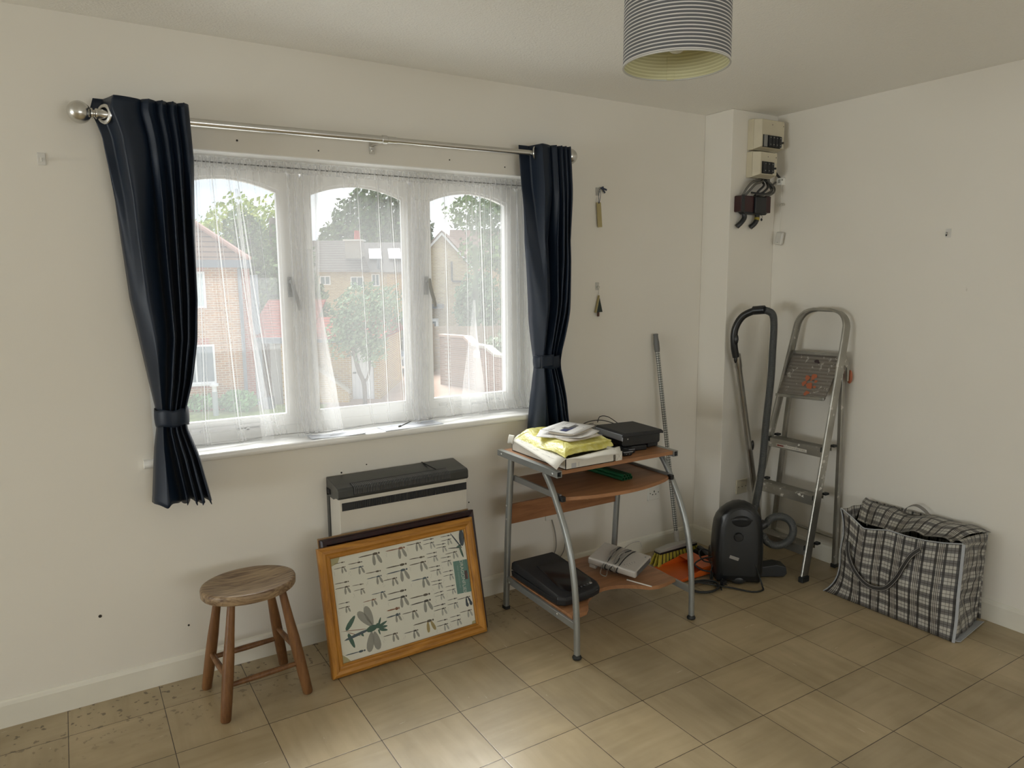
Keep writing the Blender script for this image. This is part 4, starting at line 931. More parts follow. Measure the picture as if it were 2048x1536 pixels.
# ------------------------------------------------------------------ electrical boxes on the boxed-in corner
def cu(lab, x0, x1, z0, z1, sx0, sx1, sz0, sz1, nsw, gap=0):
    c = thing('fuse_box', lab, 'fuse box', ((x0+x1)/2, BY, (z0+z1)/2))
    m = MB(); m.box(x0, x1, BY-.040, BY, z0, z1); P(m, 'back_casing', CREAM, c, bevel=.003)
    m = MB(); ya, yb_ = BY-.041, BY-.080; e = .020
    vs = [(x0, ya, z0+.002), (x1, ya, z0+.002), (x1, ya, z1-.002), (x0, ya, z1-.002), (x0+e, yb_, z0+.014), (x1-.003, yb_, z0+.014), (x1-.003, yb_, z1-.006), (x0+e, yb_, z1-.006)]
    m.add(vs, [(0, 1, 2, 3), (7, 6, 5, 4), (0, 4, 5, 1), (1, 5, 6, 2), (2, 6, 7, 3), (3, 7, 4, 0)]); P(m, 'front_cover', CREAM, c, bevel=.002)
    m = MB(); m.box(sx0, sx1, yb_-.002, yb_+.004, sz0, sz1); P(m, 'switch_bay', DARKIN, c)
    w_ = (sx1-sx0-gap)/nsw
    for i in range(nsw):
        a = sx0+gap+w_*i; m = MB(); m.box(a+.0015, a+w_-.0015, yb_-.014, yb_-.002, sz0+.003, sz1-.003); br = P(m, 'fuse_carrier', mat('fuse_black', (.010, .011, .014), .25), c, bevel=.003)
        m = MB(); mid = (a+a+w_)/2
        for z in (sz0+.014, sz1-.014): m.cyl((mid, yb_-.014, z), (mid, yb_-.0152, z), .0022, 8)
        P(m, 'carrier_screws', STEEL, br)
    if gap: m = MB(); m.box(sx0+.006, sx0+gap-.002, yb_-.006, yb_-.002, sz0+.002, sz1-.002); P(m, 'grey_isolator', mat('isolator_grey', (.24, .24, .23), .5), c)
    m = MB(); xs = sx1+.014; m.box(xs-.006, xs+.006, yb_-.0006, yb_, sz0+.004, sz1-.004); P(m, 'label_strip', mat('label_white', (.55, .54, .50), .6), c)
    m = MB(); m.box(xs-.003, xs+.006, yb_-.010, yb_, (sz0+sz1)/2-.006, (sz0+sz1)/2+.004); P(m, 'toggle', BLACK, c, bevel=.001)
    m = MB()
    for x, z in ((x0+.04, z0+.02), (x1-.012, z1-.03), ((x0+x1)/2, z1-.03)): m.cyl((x, yb_, z), (x, yb_-.001, z), .0024, 8)
    P(m, 'cover_screws', DARKIN, c)
cu('larger cream fuse box at the top of the corner, just under the ceiling', 3.356, 3.562, 2.258, 2.420, 3.385, 3.527, 2.270, 2.334, 4, .034)
cu('smaller cream fuse box directly under the larger one', 3.354, 3.512, 2.112, 2.250, 3.385, 3.474, 2.130, 2.194, 3)
MAR = mat('maroon_bakelite', (.035, .008, .010), .3); 
iso = thing('service_cutout', 'dark maroon electrical cut-out box mounted under the two fuse boxes', 'electrical box', (3.385, BY, 1.965))
m = MB(); m.box(3.268, 3.372, BY-.050, BY, 1.925, 2.012); P(m, 'left_fuse_block', MAR, iso, bevel=.005)
m = MB(); m.box(3.268, 3.290, BY-.056, BY-.050, 1.922, 2.014); P(m, 'end_cover', BLACK, iso, bevel=.002)
m = MB(); m.box(3.372, 3.462, BY-.062, BY, 1.920, 2.010); P(m, 'centre_block', BLACK, iso, bevel=.005)
m = MB(); m.box(3.462, 3.505, BY-.055, BY, 1.925, 2.016); P(m, 'right_fuse_block', MAR, iso, bevel=.004)
m = MB(); m.prism([(3.29, 1.925), (3.49, 1.925), (3.475, 1.914), (3.31, 1.914)], BY-.045, BY-.01); P(m, 'lower_rim', BLACK, iso)
for xs, yl in (((3.318, 3.320, 3.300, 3.282), None), ((3.425, 3.424, 3.412, 3.392), 1)):
    pts = smoothpath([(xs[0], BY-.028, 1.925), (xs[1], BY-.030, 1.895), (xs[2], BY-.026, 1.868), (xs[3], BY-.012, 1.846)], 6)
    m = MB(); m.tube(pts, .0135, 14); tl_ = P(m, 'cable_tail', BLACK, iso, smooth=True)
    if yl: m = MB(); m.tube(pts[5:9], .0145, 14); P(m, 'yellow_band', mat('yellow_tape', (.30, .24, .03), .5), tl_, smooth=True)
m = MB(); m.tube(smoothpath([(3.458, BY-.03, 1.915), (3.463, BY-.035, 1.905), (3.462, BY-.03, 1.897)], 4), .001, 5); m.ball((3.462, BY-.03, 1.890), .008, 10, (1, .5, 1)); P(m, 'seal_tag', BLACK, iso)
GC = mat('grey_cable_sheath', (.115, .11, .095), .5); GC2 = mat('dark_cable_sheath', (.022, .022, .022), .5)
random.seed(21)
paths = [([(3.30, -.225, 2.012), (3.315, -.245, 2.055), (3.36, -.245, 2.088), (3.42, -.23, 2.100), (3.46, -.215, 2.112)], .0065, GC), ([(3.315, -.23, 2.012), (3.33, -.255, 2.045), (3.37, -.255, 2.075), (3.43, -.24, 2.090), (3.48, -.215, 2.112)], .0065, GC),
  ([(3.39, -.23, 2.012), (3.39, -.26, 2.04), (3.42, -.265, 2.065), (3.45, -.24, 2.085), (3.44, -.215, 2.112)], .006, GC2), ([(3.41, -.23, 2.012), (3.42, -.27, 2.035), (3.45, -.27, 2.06), (3.48, -.24, 2.085), (3.495, -.215, 2.112)], .006, GC2),
  ([(3.43, -.23, 2.012), (3.455, -.27, 2.03), (3.50, -.26, 2.055), (3.535, -.235, 2.08), (3.57, -.225, 2.10)], .0055, GC), ([(3.48, -.23, 2.014), (3.50, -.26, 2.028), (3.535, -.25, 2.05), (3.545, -.23, 2.078), (3.50, -.215, 2.112)], .0055, GC),
  ([(3.38, -.25, 2.022), (3.42, -.275, 2.018), (3.47, -.27, 2.022), (3.51, -.25, 2.04), (3.53, -.22, 2.07)], .0045, GC), ([(3.35, -.24, 2.030), (3.40, -.28, 2.022), (3.46, -.28, 2.03), (3.50, -.26, 2.06), (3.47, -.22, 2.112)], .005, GC2),
  ([(3.53, -.215, 2.245), (3.53, -.235, 2.19), (3.555, -.235, 2.15), (3.59, -.235, 2.125)], .0065, GC2), ([(3.52, -.215, 2.245), (3.520, -.22, 2.17), (3.522, -.22, 2.09), (3.54, -.22, 2.06)], .005, GC)]
labs = ['outer grey cable arching left from the maroon cut-out to the lower fuse box', 'inner grey cable arching left from the maroon cut-out to the lower fuse box', 'black cable rising from the middle of the maroon cut-out, leftmost black one', 'black cable rising from the middle of the maroon cut-out, next to the right', 'grey cable running from the maroon cut-out to the white pull switch',
   'grey cable curling at the right of the maroon cut-out', 'thin pale cable lying across the top of the maroon cut-out', 'black cable crossing the top of the maroon cut-out diagonally', 'dark cable curving from the larger fuse box to the white pull switch', 'short grey cable dropping beside the lower fuse box']
for (p_, r_, mt), lb_ in zip(paths, labs):
    m = MB(); m.tube(smoothpath(p_, 7), r_, 9); tag(m.build('electric_cable', mt, None, smooth=True, ang=180), lb_, 'cable')
ps = thing('pull_switch', 'white pull cord switch on the right wall beside the fuse boxes', 'switch', (XR, -.245, 2.10))
m = MB(); m.box(XR-.030, XR, -.262, -.226, 2.083, 2.122); P(m, 'switch_case', mat('bright_white_plastic', (.80, .80, .76), .4), ps, bevel=.003)
m = MB(); m.box(XR-.031, XR-.030, -.252, -.236, 2.094, 2.114); m.box(XR-.034, XR-.030, -.268, -.261, 2.104, 2.114); P(m, 'switch_detail', mat('grey_detail', (.35, .35, .32), .5), ps)
m = MB(); m.tube([(XR-.018, -.250, 2.084), (XR-.018, -.252, 1.975), (XR-.018, -.254, 1.826)], .0011, 6); P(m, 'cord', mat('off_white_cord', (.62, .60, .53), .8), ps)
m = MB(); random.seed(9)
cc = []
for k in range(60): a = k*.62; cc.append((XR-.018+.010*sin(a*1.3), -.252+.018*cos(a)+.004*sin(k), 1.976+.007*sin(a*.7+1)))
m.tube(cc, .0011, 5); P(m, 'cord_knot', mat('off_white_cord', (.62, .60, .53), .8), ps)
pdt = MB(); pdt.box(-.011, .011, -.024, .024, -.036, .036)
o = pdt.build('pull_handle', mat('translucent_white_case', (.60, .59, .55), .3), ps, bevel=.009, seg=4, loc=(-.020, -.010, -.312), rot=(radians(9), 0, 0))
m = MB(); m.cyl((-.0112, .002, -.022), (-.0122, .002, -.022), .0018, 8); m.build('indicator', DARKIN, o)

# ------------------------------------------------------------------ pendant lamp
lp = thing('pendant_lamp', 'pendant lamp with a ribbed grey and white drum shade hanging from the ceiling', 'lamp', (1.420, -1.620, H))
SHO, t = newmat('ribbed_shade_outside'); sz_ = t.n('ShaderNodeSeparateXYZ', i0=t.co('Object')).outputs[2]
st_ = t.math('SINE', t.math('MULTIPLY', sz_, 2*pi/.0082))
t.l(t.ramp(st_, [(.30, (.115, .12, .13)), (.55, (.62, .61, .59))]), t.b.inputs['Base Color']); t.b.inputs['Roughness'].default_value = .6; t.bump(st_, .5, .002)
SHI, t = newmat('shade_lining'); sz_ = t.n('ShaderNodeSeparateXYZ', i0=t.co('Object')).outputs[2]
st_ = t.math('SINE', t.math('MULTIPLY', sz_, 2*pi/.0082))
t.l(t.ramp(st_, [(.25, (.52, .50, .30)), (.75, (.66, .64, .41))]), t.b.inputs['Base Color']); t.b.inputs['Roughness'].default_value = .7; t.bump(st_, .3, .001)
z0, z1, R_ = 2.078-H, 2.305-H, .1285
m = MB(); m.lathe([(R_, z0), (R_*.985, z1)], 96); L_(m, 'shade_outer', SHO, lp, smooth=True)
m = MB(); m.lathe([(R_-.0022, z0), (R_*.985-.0022, z1)], 96); ln = L_(m, 'shade_lining', SHI, lp, smooth=True)
m = MB(); m.lathe([(R_-.003, z0-.001), (R_+.001, z0-.001), (R_+.001, z0+.002), (R_-.003, z0+.002)], 96, closed=True); L_(m, 'lower_rim_ring', mat('rim_white_wire', (.55, .55, .52), .4, .3), lp, smooth=True); m = MB(); m.lathe([(R_*.985-.003, z1-.002), (R_*.985+.001, z1-.002), (R_*.985+.001, z1+.001), (R_*.985-.003, z1+.001)], 96, closed=True); L_(m, 'upper_rim_ring', mat('rim_white_wire', (.55, .55, .52), .4, .3), lp, smooth=True)
m = MB(); q = radians(52); m.bar(((R_-.0035)*cos(q), (R_-.0035)*sin(q), z0), ((R_-.0055)*cos(q), (R_-.0055)*sin(q), z1), .018, .0012, (cos(q), sin(q), 0)); L_(m, 'lining_seam', SHI, lp)
m = MB(); zs = z1-.035
for k in range(3):
    a = k*2*pi/3+.3; m.tube([(.018*cos(a), .018*sin(a), zs), ((R_-.004)*cos(a), (R_-.004)*sin(a), z1-.004)], .0015, 6)
m.lathe([(.018, zs-.002), (.021, zs-.002), (.021, zs+.002), (.018, zs+.002)], 24, closed=True); L_(m, 'shade_carrier', mat('rim_white_wire', (.55, .55, .52), .4, .3), lp)
m = MB(); m.lathe([(.0001, zs+.028), (.010, zs+.028), (.017, zs+.010), (.017, zs-.030), (.014, zs-.034), (.0001, zs-.034)], 24); L_(m, 'bulb_holder', PLAST, lp, smooth=True, ang=40)
bz = 2.112-H
m = MB(); m.lathe([(.0001, bz-.004), (.012, bz-.002), (.022, bz+.006), (.028, bz+.020), (.029, bz+.034), (.024, bz+.056), (.015, bz+.078), (.013, bz+.100), (.0001, zs-.034)], 28); L_(m, 'bulb', mat('frosted_bulb', (.66, .68, .62), .18), lp, smooth=True)
m = MB(); m.cyl((0, 0, zs+.02), (0, 0, -.03), .0032, 8); L_(m, 'flex', PLAST, lp)
m = MB(); m.lathe([(.0001, -.034), (.014, -.032), (.03, -.022), (.038, -.010), (.040, 0), (.0001, 0)], 32); L_(m, 'ceiling_rose', PLAST, lp, smooth=True)

# ------------------------------------------------------------------ broom, dustpan, hand brush
BRG, t = newmat('patterned_broom_handle'); oc = t.co('Object'); sp3 = t.n('ShaderNodeSeparateXYZ', i0=oc)
ang_ = t.math('ARCTAN2', sp3.outputs[1], sp3.outputs[0]); ua = t.math('MULTIPLY', ang_, 3.0); va_ = t.math('MULTIPLY', sp3.outputs[2], 2*pi/.026)
pt_ = t.math('MULTIPLY', t.math('SINE', t.math('ADD', ua, va_)), t.math('SINE', t.math('SUBTRACT', ua, va_)))
t.l(t.mix(t.math('GREATER_THAN', pt_, .12), (.10, .105, .095, 1), (.50, .50, .46, 1)), t.b.inputs['Base Color']); t.b.inputs['Roughness'].default_value = .4
GREYP = mat('mid_grey_plastic', (.14, .14, .135), .45); SILV = mat('pale_grey_plastic', (.40, .39, .36), .45)
hb, ht = Vector((2.952, -.150, .105)), Vector((2.872, -.026, 1.262)); dr = (ht-hb).normalized()
br = thing('broom', 'yellow bristled broom with a patterned grey handle leaning on the wall', 'broom', (2.92, -.165, 0))
def alongM(a, d): q = Vector((0, 0, 1)).rotation_difference(d); return Matrix.Translation(a) @ q.to_matrix().to_4x4()
bpy.context.view_layer.update()
m = MB(); m.lathe([(.0001, 0), (.0115, 0), (.0115, 1.075), (.0001, 1.075)], 20); o = m.build('handle', BRG, None, smooth=True, ang=40); o.parent = br; o.matrix_local = br.matrix_world.inverted() @ alongM(hb, dr)
m = MB(); m.lathe([(.0001, 1.070), (.0135, 1.070), (.0155, 1.085), (.0160, 1.120), (.0135, 1.148), (.0130, 1.160), (.0150, 1.166), (.0130, 1.170), (.0001, 1.170)], 20); o = m.build('grip', GREYP, None, smooth=True, ang=50); o.parent = br; o.matrix_local = br.matrix_world.inverted() @ alongM(hb, dr)
hd = bpy.data.objects.new('broom_head', None)
hx0, hx1, hy, hz = 2.775, 3.062, -.178, .074
m = MB(); m.prism([(hx0, hz), (hx1, hz), (hx1-.004, hz+.014), (2.985, hz+.024), (2.865, hz+.024), (hx0+.004, hz+.014)], hy-.022, hy+.022); bh = P(m, 'broom_head', SILV, br, bevel=.004)
m = MB(); m.box(hx0+.002, hx1-.002, hy-.0235, hy+.0235, hz-.008, hz+.003); P(m, 'dark_edge', BLACK, bh)
m = MB(); m.lathe([(.0001, -.03), (.0145, -.03), (.0145, .045), (.0125, .050), (.0001, .05)], 18, hb, dr); P(m, 'handle_socket', SILV, bh, smooth=True, ang=40)
YB_ = mat('yellow_bristle', (.44, .37, .045), .55, var=.15, scale=60); BB_ = mat('black_bristle', (.03, .028, .015), .6)
m = MB(); random.seed(4)
for i in range(46):
    for j in range(3):
        u = i/45; x = hx0+.006+(hx1-hx0-.012)*u; y = hy-.016+.016*j; fx = (u-.5)*.05+random.uniform(-.002, .002); fy = (j-1)*.016+random.uniform(-.003, .003)
        dk_ = (i % 4 == 3)
        m.mi(1 if dk_ else 0)
        a = Vector((x, y, hz-.004)); b = Vector((x+fx, y+fy, .001)); m.add([a+Vector((-.0026, -.004, 0)), a+Vector((.0026, -.004, 0)), a+Vector((.0026, .004, 0)), a+Vector((-.0026, .004, 0)), b+Vector((-.0036, -.005, 0)), b+Vector((.0036, -.005, 0)), b+Vector((.0036, .005, 0)), b+Vector((-.0036, .005, 0))], [(0, 1, 5, 4), (1, 2, 6, 5), (2, 3, 7, 6), (3, 0, 4, 7), (4, 5, 6, 7)])
P(m, 'bristles', [YB_, BB_], br)['kind'] = 'stuff'
OR = mat('orange_plastic', (.56, .105, .012), .35, var=.05)
dp = thing('dustpan', 'orange plastic dustpan on the floor in front of the broom', 'dustpan', (2.845, -.325, 0), radians(-8))
m = MB(); pan = [(-.125, -.115, .003), (-.125, .115, .003), (.0, .105, .010), (.115, .098, .014), (.115, -.098, .014), (.0, -.105, .010)]
m.add([(x, y, z) for x, y, z in pan], [(0, 1, 2, 5), (5, 2, 3, 4)]); o = m.build('pan_floor', OR, dp, solid=.003)
m = MB(); m.prism([(-.125, .003), (.0, .010), (.115, .014), (.118, .056), (.05, .050)], .099, .104); m.xf(Matrix()); o1 = m.build('side_wall', OR, dp, bevel=.001)
m = MB(); m.prism([(-.125, .003), (.0, .010), (.115, .014), (.118, .056), (.05, .050)], -.104, -.099); m.build('side_wall', OR, dp, bevel=.001)
m = MB(); m.box(.112, .118, -.104, .104, .012, .056); m.build('back_wall', OR, dp, bevel=.001)
m = MB(); m.add([(.03, -.10, .051), (.118, -.10, .057), (.118, .10, .057), (.03, .10, .051)], [(0, 1, 2, 3)]); m.build('hood', OR, dp, solid=.003)
m = MB(); m.prism([(-.02, .040), (.02, .040), (.016, .062), (-.016, .062)], .115, .235, 'YZ'); m.build('pan_handle', OR, dp, bevel=.004)
hbz = thing('hand_brush', 'black hand brush lying between the dustpan and the vacuum cleaner', 'brush', (3.02, -.285, 0))
m = MB(); m.sweep(smoothpath([(3.052, -.222, .062), (3.045, -.265, .058), (3.03, -.31, .052), (3.015, -.36, .045)], 5), [(-.014, -.008), (.014, -.008), (.016, .003), (.008, .010), (-.008, .010), (-.016, .003)]); P(m, 'brush_handle', BLACK, hbz, smooth=True)
m = MB(); m.box(3.028, 3.075, -.262, -.205, .022, .05); P(m, 'brush_block', BLACK, hbz, bevel=.005)
m = MB(); m.box(3.030, 3.073, -.260, -.207, .0, .022); P(m, 'brush_hair', BB_, hbz)['kind'] = 'stuff'

# ------------------------------------------------------------------ vacuum cleaner standing on its end
TH = -.67
vc = thing('vacuum_cleaner', 'black cylinder vacuum cleaner standing upright in the corner with its ribbed hose', 'vacuum cleaner', (3.010, -.520, 0), TH)
VB = mat('vacuum_black', (.010, .011, .012), .32, var=.12); VG = mat('vacuum_charcoal', (.020, .022, .024), .42)
def tomb(w_, h_, z0, n=12, sh=1.0):
    P_ = [(-w_*.90, z0), (w_*.90, z0), (w_, z0+.05), (w_*1.0, h_*.45), (w_*.97, h_*.62)]
    for i in range(1, n): a = pi*i/n; P_.append((w_*.95*cos(a), h_*.66+(h_*.34)*sin(a)**.9))
    return P_+[(-w_*.97, h_*.62), (-w_, h_*.45), (-w_, z0+.05)]
def loftY(secs):
    m = MB(); k = len(secs[0][1]); vs = [(x, y, z) for y, P_ in secs for x, z in P_]
    fs = [(i*k+q, i*k+(q+1) % k, (i+1)*k+(q+1) % k, (i+1)*k+q) for i in range(len(secs)-1) for q in range(k)]+[tuple(range(k)), tuple(range((len(secs)-1)*k, len(secs)*k))[::-1]]
    return m.add(vs, fs)
loftY([(-.105, tomb(.098, .415, .03)), (-.088, tomb(.118, .430, .012)), (-.02, tomb(.124, .432, .004)), (.05, tomb(.122, .40, .002)), (.105, tomb(.108, .34, .006)), (.125, tomb(.085, .28, .03))]).build('body_shell', VB, vc, smooth=True, ang=45)
loftY([(-.112, tomb(.072, .385, .07)), (-.105, tomb(.090, .405, .05)), (-.088, tomb(.096, .412, .045))]).build('top_cover', VG, vc, smooth=True, ang=40)
m = MB(); m.ball((0, -.108, .345), .052, 20, (1, .22, .62)); m.build('handle_recess', DARKIN, vc, smooth=True)
m = MB(); m.sweep(smoothpath([(-.050, -.110, .350), (-.02, -.124, .362), (.02, -.124, .362), (.050, -.110, .350)], 5), [(-.007, -.005), (.007, -.005), (.007, .005), (-.007, .005)]); m.build('carry_handle', VG, vc, smooth=True, ang=50)
m = MB(); m.lathe([(.0001, .012), (.020, .011), (.024, .006), (.024, 0)], 24, (-.012, -.111, .262), (0, -1, 0)); m.build('power_dial', VB, vc, smooth=True, ang=40)
m = MB(); m.xf(Matrix.Translation((-.030, -.1135, .150)) @ Matrix.Rotation(radians(18), 4, 'Y')).box(-.024, .024, -.001, .001, -.008, .008); m.build('silver_badge', mat('badge_silver', (.30, .29, .28), .35, .3), vc)
m = MB(); m.box(.120, .1215, -.02, -.012, .07, .13); m.build('side_lettering', mat('side_text_grey', (.16, .16, .16), .5), vc)
for s in (-1, 1):
    m = MB(); m.lathe([(.0001, .016), (.040, .016), (.052, .012), (.054, 0), (.0001, 0)], 32, (s*.110, .055, .085), (s, 0, 0)); wh = m.build('wheel', VG, vc, smooth=True, ang=40)
    m = MB(); m.lathe([(.054, .004), (.064, .004), (.064, .013), (.054, .014)], 36, (s*.110, .055, .085), (s, 0, 0), closed=True); m.build('grey_wheel_rim', mat('rim_grey', (.13, .135, .13), .4), wh, smooth=True, ang=40)
m = MB(); m.ball((0, -.085, .028), .03, 14, (1.5, .8, .9)); m.build('front_castor', VG, vc, smooth=True)
# world-space pieces of the same thing
def hose_(path, r, pitch=.0052, n=14):
    Q = smoothpath(path, 24); D_ = [0]
    for a, b in zip(Q, Q[1:]): D_.append(D_[-1]+(b-a).length)
    L = D_[-1]; N = int(L/pitch*4); out = []; j = 0
    for i in range(N+1):
        d = L*i/N
        while j < len(D_)-2 and D_[j+1] < d: j += 1
        out.append(Q[j].lerp(Q[j+1], (d-D_[j])/max(1e-9, D_[j+1]-D_[j])))
    m = MB(); m.tube(out, r, n, scales=[1.0, 1.0, .91, .91]*(N//4)+[1]*(N+1-4*(N//4))); return m
HO = mat('ribbed_grey_hose', (.060, .064, .064), .42, var=.04)
hp = [(3.300, -.400, 1.398), (3.350, -.415, 1.375), (3.362, -.420, 1.31), (3.345, -.432, 1.18), (3.318, -.450, 1.02), (3.268, -.470, .78), (3.222, -.495, .575), (3.175, -.505, .39), (3.130, -.500, .25), (3.105, -.520, .17), (3.08, -.565, .155)]
P(hose_(hp, .0195), 'hose', HO, vc, smooth=True, ang=80)
rc = Vector((3.170, -.655, .262)); ru = Vector((.85, -.53, 0)).normalized(); ring = []
for k in range(15):
    a = radians(150-k*22.0); ring.append(rc+ru*.080*cos(a)+Vector((0, 0, .080*sin(a)))+Vector((.5, .85, 0))*(.012*k/14))
P(hose_([rc+ru*-.115+Vector((0, 0, .030))]+ring+[(3.085, -.575, .23)], .0195), 'hose', HO, vc, smooth=True, ang=80)
m = MB(); ea = rc+ru*-.135+Vector((0, .0, .005)); eb = ring[0]+Vector((0, 0, .004)); m.tube([ea+Vector((-.02, .01, -.04)), ea, eb], .0235, 18, scales=[1.15, 1.05, .95]); P(m, 'hose_connector', VG, vc, smooth=True, ang=50)
m = MB(); m.tube(smoothpath([(3.255, -.262, 1.135), (3.236, -.262, 1.20), (3.232, -.268, 1.29), (3.255, -.300, 1.362), (3.292, -.365, 1.397), (3.300, -.400, 1.398)], 7), .0195, 16, scales=None)
wh_ = P(m, 'wand_handle', VB, vc, smooth=True)
m = MB(); m.tube([(3.282, -.345, 1.393), (3.303, -.403, 1.399)], .0235, 16); P(m, 'handle_collar', VB, wh_, smooth=True, ang=40); m = MB(); m.ball((3.232, -.275, 1.235), .021, 12, (.7, .8, 1.6)); P(m, 'suction_slider', VB, wh_, smooth=True)
TUB = mat('wand_steel', (.40, .39, .36), .3, 1)
wa, wb_ = Vector((3.262, -.262, 1.150)), Vector((3.530, -.262, .05)); dw = (wb_-wa).normalized(); LW = (wb_-wa).length
m = MB(); m.lathe([(.0001, 0), (.0195, 0), (.0195, .07), (.0165, .085), (.0165, LW*.5), (.0175, LW*.505), (.0165, LW*.51), (.0165, LW), (.0001, LW)], 20, wa, dw); wd = P(m, 'wand', TUB, vc, smooth=True, ang=40)
m = MB(); m.ball(wa+dw*.02+Vector((-.020, -.004, -.002)), .013, 12, (.7, .8, 2.2)); m.ball(wa+dw*.55+Vector((.016, -.012, 0)), .012, 12, (.7, .8, 2.5)); P(m, 'release_catch', VB, wd, smooth=True)
m = MB(); m.xf(Matrix.Translation((3.190, -.600, 0)) @ Matrix.Rotation(-.55, 4, 'Z')).prism([(-.075, .004), (.060, .004), (.078, .022), (.070, .060), (.02, .072), (-.075, .058)], -.040, .040); P(m, 'floor_nozzle', VG, vc, bevel=.006)
CB = []
random.seed(13)
for k in range(70):
    a = k*.30; CB.append((2.765+.082*cos(a)*(1-.0018*k)+.012*sin(a*.37), -.535+.060*sin(a)*(1-.001*k)+.010*cos(a*.21), .006+.0022*(k//21)*2+.002*abs(sin(a))))
CB = [(2.905, -.470, .10), (2.885, -.470, .05), (2.86, -.490, .012)]+CB+[(2.88, -.62, .008), (2.93, -.70, .006), (2.99, -.715, .006), (3.02, -.69, .008), (3.025, -.665, .05), (3.00, -.655, .12)]
m = MB(); m.tube(smoothpath(CB, 3), .0042, 8); P(m, 'power_lead', RUBBER, vc, smooth=True, ang=180)
m = MB(); m.tube(smoothpath([(2.91, -.47, .12), (2.865, -.43, .105), (2.835, -.40, .07), (2.855, -.435, .045), (2.885, -.475, .04), (2.86, -.50, .02), (2.85, -.52, .012)], 5), .0042, 8)
m.tube(smoothpath([(2.91, -.48, .09), (2.88, -.42, .085), (2.88, -.385, .12), (2.90, -.40, .14), (2.915, -.45, .13)], 5), .0038, 8); m.tube(smoothpath([(2.93, -.56, .14), (2.90, -.545, .06), (2.86, -.56, .01), (2.82, -.60, .006)], 5), .0038, 8)
P(m, 'tangled_lead', RUBBER, vc, smooth=True, ang=180)
m = MB(); m.box(2.852, 2.878, -.582, -.560, .012, .034); m.cyl((2.862, -.583, .020), (2.862, -.600, .020), .0022, 6); m.cyl((2.872, -.583, .026), (2.872, -.600, .026), .0022, 6); P(m, 'mains_plug', BLACK, vc, bevel=.002)

# ------------------------------------------------------------------ step ladder
AL, t = newmat('paint_spattered_aluminium')
n1 = t.n('ShaderNodeTexNoise', Vector=t.co('Object'), Scale=38.0, Detail=5.0); n2 = t.n('ShaderNodeTexNoise', Vector=t.co('Object'), Scale=7.0, Detail=3.0)
spl = t.math('GREATER_THAN', t.math('ADD', n1.outputs[0], t.math('MULTIPLY', n2.outputs[0], .55)), .955)
t.l(t.mix(spl, t.ramp(n2.outputs[0], [(.3, (.33, .32, .285)), (.7, (.45, .44, .40))]), (.60, .58, .53, 1)), t.b.inputs['Base Color'])
t.l(t.math('SUBTRACT', .9, t.math('MULTIPLY', spl, .85)), t.b.inputs['Metallic']); t.b.inputs['Roughness'].default_value = .36
ld = thing('step_ladder', 'paint spattered aluminium step ladder leaning by the right wall', 'step ladder', (3.40, -.56, 0))
SLx = lambda z: 3.247+.194*z
def yL(z): return -.335-.083*z     # left stile runs in towards the top
def yR(z): return -.752+.004*z
hoop = [(SLx(.02), yR(.02), .02), (SLx(.6), yR(.6), .6), (SLx(1.25), yR(1.25), 1.25)]
for k in range(1, 7): a = pi/2*k/7; hoop.append((SLx(1.30+.10*sin(a)), yR(1.3)+.085*(1-cos(a)), 1.30+.10*sin(a)))
hoop += [(SLx(1.405), yR(1.3)+.10, 1.405), (SLx(1.405), yL(1.3)-.10, 1.405)]
for k in range(6, 0, -1): a = pi/2*k/7; hoop.append((SLx(1.30+.10*sin(a)), yL(1.3)-.085*(1-cos(a)), 1.30+.10*sin(a)))
hoop += [(SLx(1.25), yL(1.25), 1.25), (SLx(.6), yL(.6), .6), (SLx(.02), yL(.02), .02)]
Q = []
for a, b in zip(hoop, hoop[1:]):
    a, b = Vector(a), Vector(b); n = max(1, int((b-a).length/.04)); Q += [a.lerp(b, i/n) for i in range(n)]
Q.append(Vector(hoop[-1]))
# channel section: flat web outside, rounded front edge
def sweep_frame(path, prof, depthdir):
    m = MB(); n = len(path); k = len(prof); vs = []
    for i in range(n):
        tt = (path[min(i+1, n-1)]-path[max(i-1, 0)]).normalized(); d = (depthdir-tt*tt.dot(depthdir)).normalized(); o_ = tt.cross(d)
        for a, b in prof: vs.append(path[i]+o_*a+d*b)
    m.add(vs, [(i*k+q, i*k+(q+1) % k, (i+1)*k+(q+1) % k, (i+1)*k+q) for i in range(n-1) for q in range(k)]+[tuple(range(k))[::-1], tuple((n-1)*k+q for q in range(k))]); return m
prof = [(-.003, .0), (-.001, -.004), (.004, -.006), (.010, -.005), (.012, 0), (.012, .006), (.002, .006), (.001, .040), (.010, .040), (.010, .044), (-.003, .044)]
dd = Vector((1, 0, -.194)).normalized()
P(sweep_frame(Q, prof, dd), 'front_frame', AL, ld, smooth=True, ang=35)
for yy in (yR(0), yL(0)):
    m = MB(); m.box(SLx(0)-.010, SLx(0)+.046, yy-.014, yy+.014, 0, .030); P(m, 'rubber_foot', RUBBER, ld, bevel=.004)
steps = []
